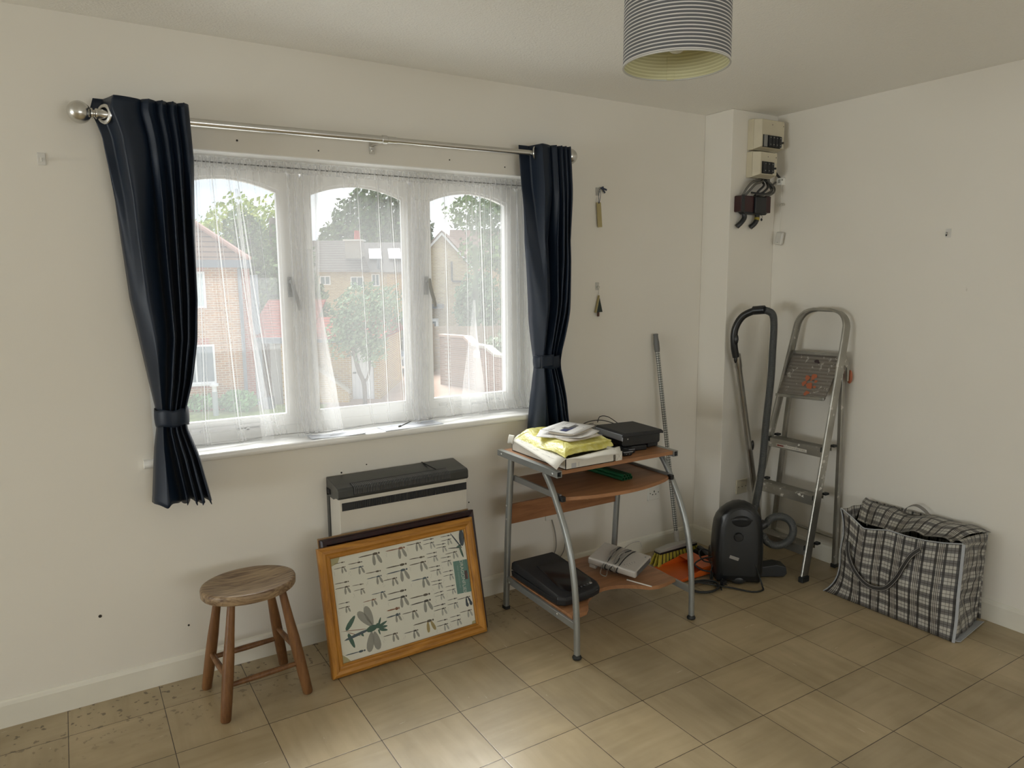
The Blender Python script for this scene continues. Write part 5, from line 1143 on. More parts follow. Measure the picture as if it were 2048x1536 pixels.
for z in (.180, .440, .690):
    x = SLx(z); a, b = yR(z)+.012, yL(z)-.012
    m = MB(); m.box(x+.002, x+.082, a, b, z-.004, z); m.box(x, x+.003, a, b, z-.048, z); m.box(x+.079, x+.082, a, b, z-.022, z)
    for i in range(7): m.box(x+.008+.010*i, x+.011+.010*i, a+.004, b-.004, z, z+.0015)
    s_ = P(m, 'step_tread', AL, ld); steps.append((z, x, a, b, s_))
    for yy, sg_ in ((a, -1), (b, 1)): m = MB(); m.box(x-.004, x+.012, yy-.010 if sg_ < 0 else yy-.008, yy+.008 if sg_ < 0 else yy+.010, z-.020, z+.006); m.box(x+.07, x+.10, yy-.02 if sg_ < 0 else yy-.004, yy+.004 if sg_ < 0 else yy+.02, z+.0, z+.012); P(m, 'tread_end_cap', RUBBER, s_, bevel=.002)
z, x, a, b, s_ = steps[2]; m = MB(); m.box(x-.0008, x, a+.09, b-.05, z-.040, z-.024); wl = P(m, 'warning_sticker', mat('sticker_white', (.52, .50, .45), .5), s_)
m = MB(); m.box(x-.0014, x-.0008, b-.10, b-.06, z-.036, z-.029); P(m, 'red_sticker_mark', mat('sticker_red', (.35, .05, .04), .5), wl)
m = MB()
for i in range(14): m.box(x-.0014, x-.0008, a+.10+.012*i, a+.108+.012*i, z-.034, z-.030)
P(m, 'sticker_text', mat('sticker_grey', (.30, .29, .27), .5), wl)
# platform, tipped up
PLT, t = newmat('painted_platform')
n1 = t.n('ShaderNodeTexNoise', Vector=t.co('Object', (1, 1, 1)), Scale=34.0, Detail=5.0, Distortion=.8)
c = t.mix(t.math('GREATER_THAN', n1.outputs[0], .63), (.215, .195, .17, 1), (.43, .41, .37, 1)); t.l(c, t.b.inputs['Base Color']); t.b.inputs['Roughness'].default_value = .5; t.b.inputs['Metallic'].default_value = .4
pa, pb_, pc, pd = Vector((3.405, yR(.94)+.030, .938)), Vector((3.405, yL(.94)-.012, .925)), Vector((3.515, yL(1.16)-.008, 1.160)), Vector((3.515, yR(1.16)+.010, 1.166))
m = MB(); nn = (pb_-pa).cross(pd-pa).normalized()
vs = []; N = 26
fs = []
for i in range(N+1):
    for j in range(2):
        for (dz) in (0,):
            e = pa.lerp(pd, i/N) if j == 0 else pb_.lerp(pc, i/N); vs.append(e+nn*(.0016 if i % 2 else -.0016))
fs = [(2*i, 2*i+1, 2*i+3, 2*i+2) for i in range(N)]
m.add(vs, fs); pl = P(m, 'platform', PLT, ld, solid=.003)
m = MB(); m.bar(pa-nn*.006+Vector((0, 0, .004)), pb_-nn*.006+Vector((0, 0, .004)), .012, .016); m.bar(pd-nn*.006, pc-nn*.006, .012, .016); P(m, 'platform_edge', AL, pl, bevel=.002)
OP = mat('orange_paint', (.40, .12, .055), .6)
if nn.x > 0: nn = -nn
m = MB(); random.seed(2)
def pp(u, v): return pa.lerp(pb_, u).lerp(pd.lerp(pc, u), v)+nn*.0042
for c_, r_, n_ in (((.42, .40), .12, 9), ((.36, .27), .07, 5), ((.40, .12), .03, 3)):
    for k in range(n_):
        cx, cy = c_[0]+random.uniform(-r_, r_), c_[1]+random.uniform(-r_, r_)*.8; rr_ = random.uniform(.02, .06)
        ring_ = [pp(cx+rr_*cos(a)*random.uniform(.6, 1.3), cy+rr_*sin(a)*random.uniform(.6, 1.3))+nn*.0002*k for a in [i*2*pi/9 for i in range(9)]]; m.add(ring_, [tuple(range(9))])
P(m, 'orange_paint_splash', OP, pl)
m = MB()
for cx, cy, rr_ in ((.45, .83, .06), (.40, .80, .03)):
    m.add([pp(cx+rr_*cos(a)*.8, cy+rr_*sin(a)*.6)+nn*.0004 for a in [i*2*pi/9 for i in range(9)]], [tuple(range(9))])
P(m, 'dark_paint_splash', mat('dark_paint', (.035, .02, .025), .5), pl)
# rear frame
rl = [Vector((3.545, -.716, 1.145)), Vector((3.560, -.718, .70)), Vector((3.572, -.720, .016))]
rl2 = [Vector((3.545, -.425, 1.145)), Vector((3.560, -.372, .70)), Vector((3.572, -.310, .016))]
for pts in (rl, rl2):
    m = MB(); m.sweep(pts, [(-.011, -.012), (.011, -.012), (.011, .012), (-.011, .012)], upv=(1, 0, 0)); r_ = P(m, 'rear_leg', AL, ld, bevel=.003)
    m = MB(); p = pts[-1]; m.box(p.x-.014, p.x+.014, p.y-.014, p.y+.014, 0, .02); P(m, 'rubber_foot', RUBBER, r_)
m = MB(); m.cyl((3.571, -.318, .170), (3.571, -.712, .162), .007, 12); P(m, 'rear_crossbar', AL, ld, smooth=True)
m = MB(); m.bar((3.545, -.70, 1.14), (3.545, -.43, 1.14), .02, .014); P(m, 'rear_top_bar', AL, ld)
for y in (-.742, -.425):
    m = MB(); m.prism([(3.46, 1.10), (3.50, 1.175), (3.53, 1.17), (3.565, 1.12), (3.565, 1.03), (3.55, 1.03), (3.545, 1.10), (3.50, 1.13)], y-.0015, y+.0015); P(m, 'hinge_plate', AL, ld)
m = MB(); m.ball((3.585, -.735, 1.05), .016, 12, (.5, 1, 2.3)); P(m, 'orange_paint_blob', OP, ld)

# ------------------------------------------------------------------ checked laundry bag
CHK, t = newmat('checked_woven_plastic')
uvn = t.n('ShaderNodeUVMap').outputs[0]; su = t.n('ShaderNodeSeparateXYZ', i0=uvn); U, V = su.outputs[0], su.outputs[1]
def band(f, a, b): return t.math('MULTIPLY', t.math('GREATER_THAN', f, a), t.math('LESS_THAN', f, b))
fu = t.math('FRACT', t.math('DIVIDE', U, .092)); fv = t.math('FRACT', t.math('DIVIDE', V, .054))
wv = t.n('ShaderNodeTexChecker', Vector=t.n('ShaderNodeVectorMath', i0=uvn, i1=(330, 330, 330), _operation='MULTIPLY').outputs[0], Color1=(.80, .80, .80, 1), Color2=(1.1, 1.1, 1.1, 1), Scale=1.0).outputs[0]
base = t.mix(band(fv, .0, .46), (.46, .45, .41, 1), (.16, .155, .150, 1))       # pale rows and grey rows
base = t.mix(t.math('MULTIPLY', t.math('ADD', band(fv, .20, .245), band(fv, .70, .745)), .85), base, (.045, .035, .030, 1))
base = t.mix(t.math('MULTIPLY', t.math('ADD', band(fu, .685, .70), band(fu, .84, .87)), .85), base, (.035, .03, .028, 1))
base = t.mix(t.math('MULTIPLY', t.math('ADD', t.math('ADD', band(fu, .0, .115), band(fu, .42, .535)), t.math('ADD', band(fu, .175, .205), band(fu, .255, .285))), .90), base, (.016, .014, .014, 1))
base = t.mix(t.math('MULTIPLY', band(fu, .335, .365), .9), base, (.02, .017, .016, 1))
base = t.mix(t.math('MULTIPLY', t.math('ADD', band(fu, .135, .17), t.math('ADD', band(fu, .215, .25), band(fu, .295, .33))), .65), base, (.42, .39, .34, 1))
t.l(t.mix(1.0, base, wv, 'MULTIPLY'), t.b.inputs['Base Color']); t.b.inputs['Roughness'].default_value = .42
nb = t.n('ShaderNodeTexNoise', Vector=t.co('Object'), Scale=22.0, Detail=3.0); t.bump(nb.outputs[0], .5, .008)
PIPE = mat('pale_grey_piping', (.36, .38, .41), .5)
lbg = thing('laundry_bag', 'large black and white checked zip-up laundry bag on the floor by the right wall', 'bag', (3.41, -1.22, 0))
FT = [(-.935, .445), (-.985, .420), (-1.055, .378), (-1.10, .385), (-1.177, .405), (-1.26, .402), (-1.35, .408), (-1.42, .420), (-1.500, .440)]
def ftop(y): return interp(sorted([(a, b) for a, b in FT]), y)
yA, yB2 = -.935, -1.502
def bagface(u, v):        # long front face
    y = yA+(yB2-yA)*u; zt = ftop(y); z = zt*v
    bul = .035*sin(pi*v)*sin(pi*u)**.6
    x = 3.252+.018*v-bul*.55+.012*noise.noise(Vector((y*9, z*8, 1)))*sin(pi*min(1, v*1.3))
    fl_x = max(0, 1-u*5)*max(0, 1-v*4)
    y += .055*max(0, 1-u*4)*max(0, 1-v*3.5)**2 - .0
    if u < .2 and v > .55: x += .02*(1-u*5)*sin((v-.55)*7)
    y -= .018*sin(pi*v)*(1 if u < .03 else 0)
    return (x, y, max(z, .002))
def strip(fn, nu, nv, uo, wu, hv, name, solid=.0016):
    m = MB(); m.grid(nu, nv, fn); uv = []
    for j in range(nv):
        for i in range(nu): uv.append((uo+wu*i/(nu-1), (fn(i/(nu-1), j/(nv-1))[2] if hv is None else hv*j/(nv-1))))
    bpy.context.view_layer.update(); o = m.build(name, CHK, None, smooth=True, ang=180, uv=uv, solid=solid); o.parent = lbg; o.matrix_parent_inverse = lbg.matrix_world.inverted(); return o
strip(bagface, 60, 30, 0, .567, .42, 'front_panel')
def endR(u, v):          # end facing the room's back
    x0, y0, z0_ = bagface(1, v); zt = .440-.065*u; z = zt*v
    x = x0+(3.575-.030*(1-v)-x0)*u; y = y0+.050*sin(pi*u)*sin(pi*v)**.7*(.6)+.045*u-.016*sin(v*10+u*2)*u*(1-u)*2+.010*noise.noise(Vector((u*5, v*8, 4)))
    return (x, y, max(z, .002))
strip(endR, 30, 30, .567, .33, .42, 'end_panel')
def back(u, v):
    y = -1.457+(-.89+1.457)*u; return (3.585-.012*sin(pi*v), y, .42*v+.002)
strip(back, 30, 12, .897, .567, .42, 'back_panel')
def endL(u, v):
    x0, y0, z0_ = bagface(0, v); x1, y1 = 3.573, -.89
    return (x1+(x0-x1)*u, y1+(y0-y1)*u+.02*sin(pi*u)*sin(4*v)+.02*noise.noise(Vector((u*4, v*6, 9))), max(.002, (.42+(.445-.42)*u)*v))
strip(endL, 20, 24, 1.464, .33, .42, 'end_panel')
# top: back flap comes forward, leaving the zip gap dark and open
def topb(u, v):
    y = -1.470+(-.87+1.470)*u; yy = y*(1-v)+(-1.400+(-.955+1.400)*u)*v
    zb = .422+.012*sin(u*7)+.006*sin(u*19); x = 3.580+(3.385-3.580)*v**.9; z = zb+.020*sin(pi*min(1, v*1.15))-.030*v-.028*v*u
    return (x+.006*sin(u*23)*v, yy, z+.005*noise.noise(Vector((u*9, v*4, 7))))
strip(topb, 50, 14, .9, .567, .20, 'top_flap')
def topf(u, v):
    y = -1.495+(-.99+1.495)*u; zt = ftop(y)-.004; return (3.272+.045*v, y*(1-v)+(-1.43+(-1.0+1.43)*u)*v, zt-.012*v-.035*v*v)
def topc(u, v):    # folded corner at the room end
    a = Vector(endR(u, 1)); b = Vector((3.385+.19*u, -1.40-.05*u, .385+.03*u)); c = Vector((3.30+.28*u, -1.46, .43))
    return tuple(a.lerp(b, v)+Vector((0, 0, .018*sin(pi*v))))
strip(topc, 16, 8, .6, .3, .10, 'corner_fold')
m = MB(); m.grid(12, 6, lambda u, v: (3.30+.22*v, -1.42+.42*u, .27)); P(m, 'inside_shade_sheet', DARKIN, lbg)  # black sheet standing in for the shade inside the open bag
e1 = [Vector(bagface(1, v/24)) for v in range(25)]
m = MB(); m.sweep([p+Vector((-.002, -.003, 0)) for p in e1], [(-.006, -.002), (.006, -.002), (.006, .002), (-.006, .002)], upv=(.7, .7, 0)); P(m, 'seam_piping', PIPE, lbg)
e2 = [Vector(bagface(u/50, 1))+Vector((-.001, 0, .001)) for u in range(51)]
m = MB(); m.tube(e2, .0028, 8); P(m, 'seam_piping', PIPE, lbg, smooth=True)
e3 = [Vector(bagface(0, v/24))+Vector((-.002, .002, 0)) for v in range(25)]
m = MB(); m.tube(e3, .0028, 8); P(m, 'seam_piping', PIPE, lbg, smooth=True)
m = MB(); m.tube([Vector(topb(u/40, 1))+Vector((-.002, 0, .001)) for u in range(41)], .0025, 6); P(m, 'zip_edge', mat('zip_grey', (.20, .20, .19), .5), lbg, smooth=True)
m = MB(); m.add([(3.262, -1.500, .004), (3.540, -1.455, .004), (3.545, -1.490, .012), (3.275, -1.522, .006)], [(0, 1, 2, 3)]); P(m.xf(Matrix()), 'base_edge', PIPE, lbg, solid=.003)
STR = mat('black_webbing', (.03, .028, .027), .6)
hpth = smoothpath([(3.230, -1.345, .375), (3.222, -1.315, .340), (3.218, -1.290, .290), (3.218, -1.252, .205), (3.220, -1.200, .142), (3.220, -1.125, .130), (3.224, -1.055, .172), (3.230, -1.012, .238), (3.238, -1.00, .300)], 6)
m = MB(); m.sweep(hpth, [(-.002, -.011), (.002, -.011), (.002, .011), (-.002, .011)], upv=(.2, .7, .7)); hs = P(m, 'carrying_strap', STR, lbg, smooth=True, ang=40)
m = MB(); m.sweep([p+Vector((-.0026, 0, 0)) for p in hpth], [(-.0004, -.0085), (.0004, -.0085), (.0004, -.0072), (-.0004, -.0072)], upv=(.2, .7, .7)); m.sweep([p+Vector((-.0026, 0, 0)) for p in hpth], [(-.0004, .0072), (.0004, .0072), (.0004, .0085), (-.0004, .0085)], upv=(.2, .7, .7)); P(m, 'strap_stitching', mat('white_stitch', (.42, .41, .38), .7), hs)
hb2 = smoothpath([(3.555, -1.085, .410), (3.545, -1.105, .445), (3.545, -1.145, .468), (3.550, -1.185, .455), (3.560, -1.215, .420)], 6)
m = MB(); m.sweep(hb2, [(-.001, -.012), (.001, -.012), (.001, .012), (-.001, .012)], upv=(1, 0, .2)); P(m, 'carrying_strap', mat('grey_webbing', (.20, .19, .175), .6), lbg, smooth=True, ang=40)

# ------------------------------------------------------------------ outside, one storey below: the street plan is turned 32 degrees from the room
GZ = -2.6
bpy.context.view_layer.update()
def O(a, b, z=GZ): return (CAM.x+a*.8487+b*.5289, CAM.y-a*.5289+b*.8487, z)
OR_ = -YAW
def othing(name, lab, cat, a, b, grp=None, z=GZ): return thing(name, lab, cat, O(a, b, z), OR_, grp)
def brickmat(name, c1, c2, mortar, sc=1.0, w_=.225, h_=.075, rough=.85):
    m, t = newmat(name); s = t.n('ShaderNodeSeparateXYZ', i0=t.co('Object')); xy = t.math('ADD', s.outputs[0], s.outputs[1])
    v = t.n('ShaderNodeCombineXYZ', i0=xy, i1=s.outputs[2]).outputs[0]
    b = t.n('ShaderNodeTexBrick', Vector=v, Color1=lin(c1), Color2=lin(c2), Mortar=lin(mortar), Scale=sc, Mortar__Size=.010, Bias=0.0, Brick__Width=w_, Row__Height=h_)
    t.l(b.outputs[0], t.b.inputs['Base Color']); t.b.inputs['Specular IOR Level'].default_value = .05; t.b.inputs['Roughness'].default_value = rough; return m
YBR = brickmat('yellow_stock_brick', 'b3904f', '9c7440', 'c0b49a'); OBR = brickmat('orange_brown_brick', 'a8713f', '8c5a34', 'b8a890'); PBR = brickmat('pale_buff_brick', 'b09a72', '9a8460', 'b8ac94')
def tilemat(name, c1, c2, row):
    m, t = newmat(name); s = t.n('ShaderNodeSeparateXYZ', i0=t.co('Object')); f = t.math('FRACT', t.math('DIVIDE', s.outputs[2], row))
    n = t.n('ShaderNodeTexNoise', Vector=t.co('Object'), Scale=2.5, Detail=4.0)
    c = t.mix(n.outputs[0], lin(c1), lin(c2)); t.l(t.mix(t.math('LESS_THAN', f, .22), c, (.05, .035, .03, 1)), t.b.inputs['Base Color']); t.b.inputs['Roughness'].default_value = .9; t.b.inputs['Specular IOR Level'].default_value = .03; return m
RT1 = tilemat('brown_pink_roof_tiles', '6e564c', '806a5e', .17); RT2 = tilemat('red_roof_tiles', '8c4238', '7a382e', .085); RT3 = tilemat('grey_brown_roof_tiles', '5a5450', '645e5a', .16); RT4 = mat('grey_slate_roof', '5c5856', .9, var=.15, scale=3, spec=.03)
FASC = mat('grey_fascia', '5a626c', .5); WUP = mat('white_upvc', (.72, .72, .72), .4); WGL = mat('dark_window_glass', (.10, .14, .17), .08); CURT = mat('pale_blind_glass', (.42, .50, .52), .15)
RBR = brickmat('red_brick_band', 'a24a34', '8c3f2c', 'a89080')

def flat(name, pts, z, mt):
    m = MB(); m.add([O(a, b, z) for a, b in pts], [tuple(range(len(pts)))]); return structure(m.build(name, mt))
PAV = brickmat('pink_block_paving', 'a98d7e', '9b7f70', '8a7568', 1.0, .2, .1)
m_, t = MATS['pink_block_paving'], NT(MATS['pink_block_paving'])
flat('ground', [(-70, 1.0), (70, 1.0), (70, 120), (-70, 120)], GZ, mat('block_paving', 'ab9385', .85, var=.10, scale=1.5, spec=.1))
m = MB(); m.add([(-40, .32, GZ+.015), (40, .32, GZ+.015), (40, 14.5, GZ+.015), (-40, 14.5, GZ+.015)], [(0, 1, 2, 3)]); structure(m.build('bounce_ground', mat('pale_bounce_surface', (.58, .56, .52), .85, var=.06, scale=1, spec=.1)))  # pale ground added below the window to bounce light onto the ceiling
flat('lawn', [(-14, 19), (-5.9, 20.6), (-6.3, 24.2), (-14, 24.2)], GZ+.02, mat('mown_grass', '93a06a', .9, var=.25, scale=4))
for nm in ('ground_tmp',):
    if nm in bpy.data.objects: bpy.data.objects.remove(bpy.data.objects[nm])

def ob(parent, name, mt, fn, **k):
    m = MB(); fn(m); return m.build(name, mt, parent, **k)
def owin(parent, x0, x1, y, z0, z1, glass=WGL, bars=1, fr=.06):
    w_ = ob(parent, 'window', WUP, lambda m: (m.box(x0, x1, y-.05, y+.04, z0, z0+fr), m.box(x0, x1, y-.05, y+.04, z1-fr, z1), m.box(x0, x0+fr, y-.05, y+.04, z0+fr, z1-fr), m.box(x1-fr, x1, y-.05, y+.04, z0+fr, z1-fr),
        [m.box(x0+(x1-x0)*i/(bars+1)-.025, x0+(x1-x0)*i/(bars+1)+.025, y-.04, y+.04, z0+fr, z1-fr) for i in range(1, bars+1)]))
    ob(w_, 'pane', glass, lambda m: m.box(x0+fr, x1-fr, y-.02, y+.0, z0+fr, z1-fr)); return w_
# near house on the left
h = othing('brick_house', 'yellow brick house with a brown pink hipped roof at the left of the view', 'house', -8.83, 23.5); h.rotation_euler[2] += .385
ob(h, 'wall', OBR, lambda m: m.box(-9, 0, 0, 8, 0, 4.82))
ob(h, 'brick_band', RBR, lambda m: m.box(-9, -1.0, -.012, 0, 4.50, 4.66)); ob(h, 'brick_band', RBR, lambda m: m.box(-9, -1.0, -.012, 0, 2.18, 2.38)); ob(h, 'brick_band', RBR, lambda m: m.box(-9, -1.0, -.012, 0, .78, .92))
rf = ob(h, 'roof', RT1, lambda m: m.add([(-9.4, -.35, 4.86), (.36, -.35, 4.86), (.36, 8.35, 4.86), (-9.4, 8.35, 4.86), (-5.2, 4, 8.2), (-4.0, 4, 8.2), (-9.4, -.35, 4.78), (.36, -.35, 4.78), (.36, 8.35, 4.78), (-9.4, 8.35, 4.78)], [(0, 1, 5, 4), (1, 2, 5), (2, 3, 4, 5), (3, 0, 4), (6, 7, 1, 0), (7, 8, 2, 1), (8, 9, 3, 2), (9, 6, 0, 3), (9, 8, 7, 6)]))
m = MB(); m.tube([(.36, -.35, 4.9), (-4.0, 4, 8.24)], .09, 8); m.build('hip_tiles', mat('pink_ridge_tile', 'a98478', .8), rf)
ob(h, 'fascia', FASC, lambda m: m.box(-9.4, .36, -.40, -.36, 4.62, 4.86)); ob(h, 'fascia', FASC, lambda m: m.box(.36, .40, -.40, 8.3, 4.62, 4.86))
owin(h, -2.6, -1.0, 0, 3.35, 4.50, CURT, 1); owin(h, -2.6, -.85, 0, .92, 2.18, WGL, 2)
ob(h, 'window_shelf', WUP, lambda m: m.box(-2.7, -.80, -.12, .0, .86, .92))
ob(h, 'downpipe', FASC, lambda m: m.box(-.02, .09, -.10, 0, .1, 4.6)); ob(h, 'corner_pier', RBR, lambda m: m.box(.10, .36, .30, .60, 0, 4.6)); ob(h, 'side_bay', mat('blue_grey_cladding', '7d8790', .6), lambda m: m.box(.36, .62, .6, 1.2, 0, 4.4))
# low building with red roof and doorway
h = othing('entrance_porch', 'low brick porch with a red tiled roof beside the near house', 'porch', -7.9, 24.3)
ob(h, 'roof', RT2, lambda m: m.add([(-1.0, -.25, 2.32), (1.1, -.25, 2.32), (1.1, 2.2, 3.52), (-1.0, 2.2, 3.52), (-1.0, -.25, 2.25), (1.1, -.25, 2.25), (1.1, 2.2, 3.45), (-1.0, 2.2, 3.45)], [(0, 1, 2, 3), (7, 6, 5, 4), (0, 4, 5, 1), (1, 5, 6, 2), (2, 6, 7, 3), (3, 7, 4, 0)]))
ob(h, 'fascia', FASC, lambda m: m.box(-1.0, 1.1, -.32, -.25, 2.12, 2.32)); ob(h, 'pier', YBR, lambda m: m.box(.10, .42, -.12, .3, 0, 2.2)); ob(h, 'pier', YBR, lambda m: m.box(.42, .95, .0, .9, 0, 2.2))
ob(h, 'recess_wall', mat('plum_wall', '6e5a52', .8), lambda m: m.box(-.9, .1, .5, .6, 0, 2.2)); ob(h, 'entrance_door', wood('brown_door', '5c3a26', '7a5236', .5), lambda m: m.box(-.75, -.15, .42, .5, 0, 1.95))  # recess wall in one plain dark plum
ob(h, 'grey_panel', mat('grey_render_panel', '9a9690', .8), lambda m: m.box(-.30, .12, -.02, .05, 0, 2.15))
# garage
h = othing('garage', 'brick garage with a white door and a low red tiled roof', 'garage', -6.2, 25.3)
ob(h, 'wall', YBR, lambda m: (m.box(-1.6, .5, 0, 5, 0, 2.14), m.box(1.3, 1.52, 0, 5, 0, 2.14), m.box(.5, 1.3, 0, 5, 1.98, 2.14)))
ob(h, 'roof', RT2, lambda m: m.add([(-1.8, -.3, 2.16), (1.7, -.3, 2.16), (1.7, 2.5, 2.80), (-1.8, 2.5, 2.80), (1.7, 5.2, 2.16), (-1.8, 5.2, 2.16)], [(0, 1, 2, 3), (3, 2, 4, 5), (0, 3, 5), (1, 4, 2), (0, 5, 4, 1)]))
dgr = ob(h, 'garage_door', WUP, lambda m: (m.box(.5, 1.3, .06, .10, 0, 1.98), [m.box(.52+.13*i, .62+.13*i, .04, .06, .05, 1.93) for i in range(6)]))
ob(dgr, 'door_handle', BLACK, lambda m: m.box(.55, .67, .0, .04, .92, .97)); ob(h, 'gutter', FASC, lambda m: m.box(-1.8, 1.7, -.36, -.28, 2.06, 2.18))
h = othing('low_wall', 'sloping low brick wall in front of the garage', 'wall', -6.9, 24.6)
ob(h, 'brickwork', YBR, lambda m: m.prism([(-.6, 0), (1.25, 0), (1.25, .35), (-.6, 1.75)], 0, .22)); ob(h, 'coping', mat('pale_coping', 'b4aa98', .8), lambda m: m.prism([(-.62, 1.75), (1.27, .33), (1.27, .41), (-.62, 1.83)], -.04, .26))
# far terrace
h = othing('terraced_house', 'far terrace with a grey tiled roof and roof windows, seen through the middle pane', 'house', -9.6, 45)
ob(h, 'wall', PBR, lambda m: m.box(-5.5, 4.4, 0, 9, 0, 4.75)); ob(h, 'yellow_wall', YBR, lambda m: m.box(1.9, 4.4, -.06, 0, 0, 4.6))
ob(h, 'roof', RT3, lambda m: m.add([(-5.8, -.4, 4.75), (.9, -.4, 4.75), (-.7, 3.6, 6.85), (-5.8, 3.6, 6.85), (-5.8, 8, 4.75), (.9, 8, 4.75)], [(0, 1, 2, 3), (3, 2, 5, 4), (0, 3, 4), (1, 5, 2)]))
ob(h, 'slate_roof', RT4, lambda m: m.add([(.4, -.3, 4.70), (4.6, -.3, 4.70), (4.6, 4.4, 6.75), (-1.3, 4.4, 6.75), (4.6, 9, 4.7), (.4, 9, 4.7)], [(0, 1, 2, 3), (3, 2, 4, 5), (0, 3, 5), (1, 4, 2)]))
for i in range(3):
    x = .35+1.25*i
    sk = ob(h, 'roof_window', FASC, lambda m: m.add([(x+.25, 1.35, 5.50), (x+1.05, 1.35, 5.50), (x+.70, 3.0, 6.20), (x-.1, 3.0, 6.20), (x+.25, 1.30, 5.58), (x+1.05, 1.30, 5.58), (x+.70, 2.95, 6.28), (x-.1, 2.95, 6.28)], [(0, 1, 2, 3), (7, 6, 5, 4), (0, 4, 5, 1), (1, 5, 6, 2), (2, 6, 7, 3), (3, 7, 4, 0)]))
    ob(sk, 'pane', mat('sky_reflecting_glass', (.40, .44, .48), .12), lambda m: m.add([(x+.32, 1.40, 5.63), (x+.97, 1.40, 5.63), (x+.66, 2.85, 6.26), (x+.01, 2.85, 6.26)], [(0, 1, 2, 3)]))
ch = ob(h, 'chimney', mat('grey_render_stack', '9a9288', .85), lambda m: m.box(-.9, .15, 1.2, 2.0, 5.3, 6.75)); ob(ch, 'chimney_pot', mat('terracotta_pot', '9a3a2c', .8), lambda m: m.cyl((-.2, 1.6, 6.75), (-.2, 1.6, 7.35), .2, 12, .16))
ob(ch, 'stack_cap', mat('pale_flashing', 'c4c0b8', .7), lambda m: m.box(-1.0, .25, 1.1, 2.1, 6.68, 6.78)); ob(h, 'flue', FASC, lambda m: m.cyl((1.35, .3, 4.7), (1.35, .3, 5.5), .1, 10))
ch = ob(h, 'chimney', RBR, lambda m: m.box(2.55, 3.3, 4.2, 5.2, 6.3, 7.7)); ob(ch, 'chimney_pot', mat('terracotta_pot', '9a3a2c', .8), lambda m: m.cyl((2.95, 4.6, 7.7), (2.95, 4.6, 8.2), .17, 12, .13))
owin(h, -2.25, -1.60, -.0, 3.95, 4.50); owin(h, -.35, .45, 0, 3.7, 4.45, WGL, 1); owin(h, .95, 1.45, 0, 3.85, 4.60, WGL, 1); owin(h, 2.6, 3.2, -.06, 1.2, 2.2)
# right gable house
h = othing('gable_house', 'pale yellow brick house gable seen through the right pane', 'house', -3.35, 38)
ob(h, 'wall', PBR, lambda m: m.prism([(-1.9, 0), (1.25, 0), (1.25, 4.8), (-.22, 6.55), (-1.9, 4.85)], 0, 9)); ob(h, 'yellow_corner', YBR, lambda m: m.box(-1.9, -.9, -.05, 0, 0, 3.4))
ob(h, 'bargeboard', WUP, lambda m: (m.prism([(-2.05, 4.75), (-.22, 6.65), (-.22, 6.50), (-2.05, 4.58)], -.25, -.15), m.prism([(-.22, 6.65), (1.55, 4.72), (1.55, 4.55), (-.22, 6.50)], -.25, -.15)))
ob(h, 'roof', RT1, lambda m: m.add([(-2.1, -.3, 4.70), (-.22, -.3, 6.70), (1.6, -.3, 4.68), (-2.1, 9, 4.70), (-.22, 9, 6.70), (1.6, 9, 4.68)], [(0, 1, 4, 3), (1, 2, 5, 4)]), solid=.08)
ob(h, 'downpipe', BLACK, lambda m: m.tube([(.25, -.08, 5.15), (.25, -.08, 4.20), (.30, -.08, 4.12), (1.1, -.08, 4.12)], .05, 8)); ob(h, 'flat_canopy', FASC, lambda m: m.box(-1.9, -.2, -1.0, 0, 2.75, 2.95))
owin(h, -1.2, -.5, -1.0+1.0, 1.2, 2.2)
h = othing('distant_house', 'distant house with a brown pink roof behind the gable house', 'house', -1.6, 55)
ob(h, 'wall', PBR, lambda m: m.box(-3, 4, 0, 8, 0, 5.2)); ob(h, 'roof', RT1, lambda m: m.add([(-3.3, -.4, 5.1), (4.3, -.4, 5.1), (4.3, 4, 8.2), (-3.3, 4, 8.2), (4.3, 8.4, 5.1), (-3.3, 8.4, 5.1)], [(0, 1, 2, 3), (3, 2, 4, 5), (0, 3, 5), (1, 4, 2)]))
owin(h, -1, 0, 0, 3.2, 4.4); owin(h, 1.4, 2.4, 0, 3.2, 4.4)
h = othing('white_bay_house', 'small white framed porch under the flat canopy of the gable house', 'porch', -3.9, 35)
ob(h, 'frame', WUP, lambda m: (m.box(-.35, .30, 0, .1, 0, .08), m.box(-.35, -.27, 0, .1, 0, 2.3), m.box(.22, .30, 0, .1, 0, 2.3), m.box(-.35, .30, 0, .1, 2.2, 2.3), m.box(-.35, .3, 0, .1, 1.3, 1.4))); ob(h, 'pane', WGL, lambda m: m.box(-.27, .22, .03, .06, .1, 2.2))
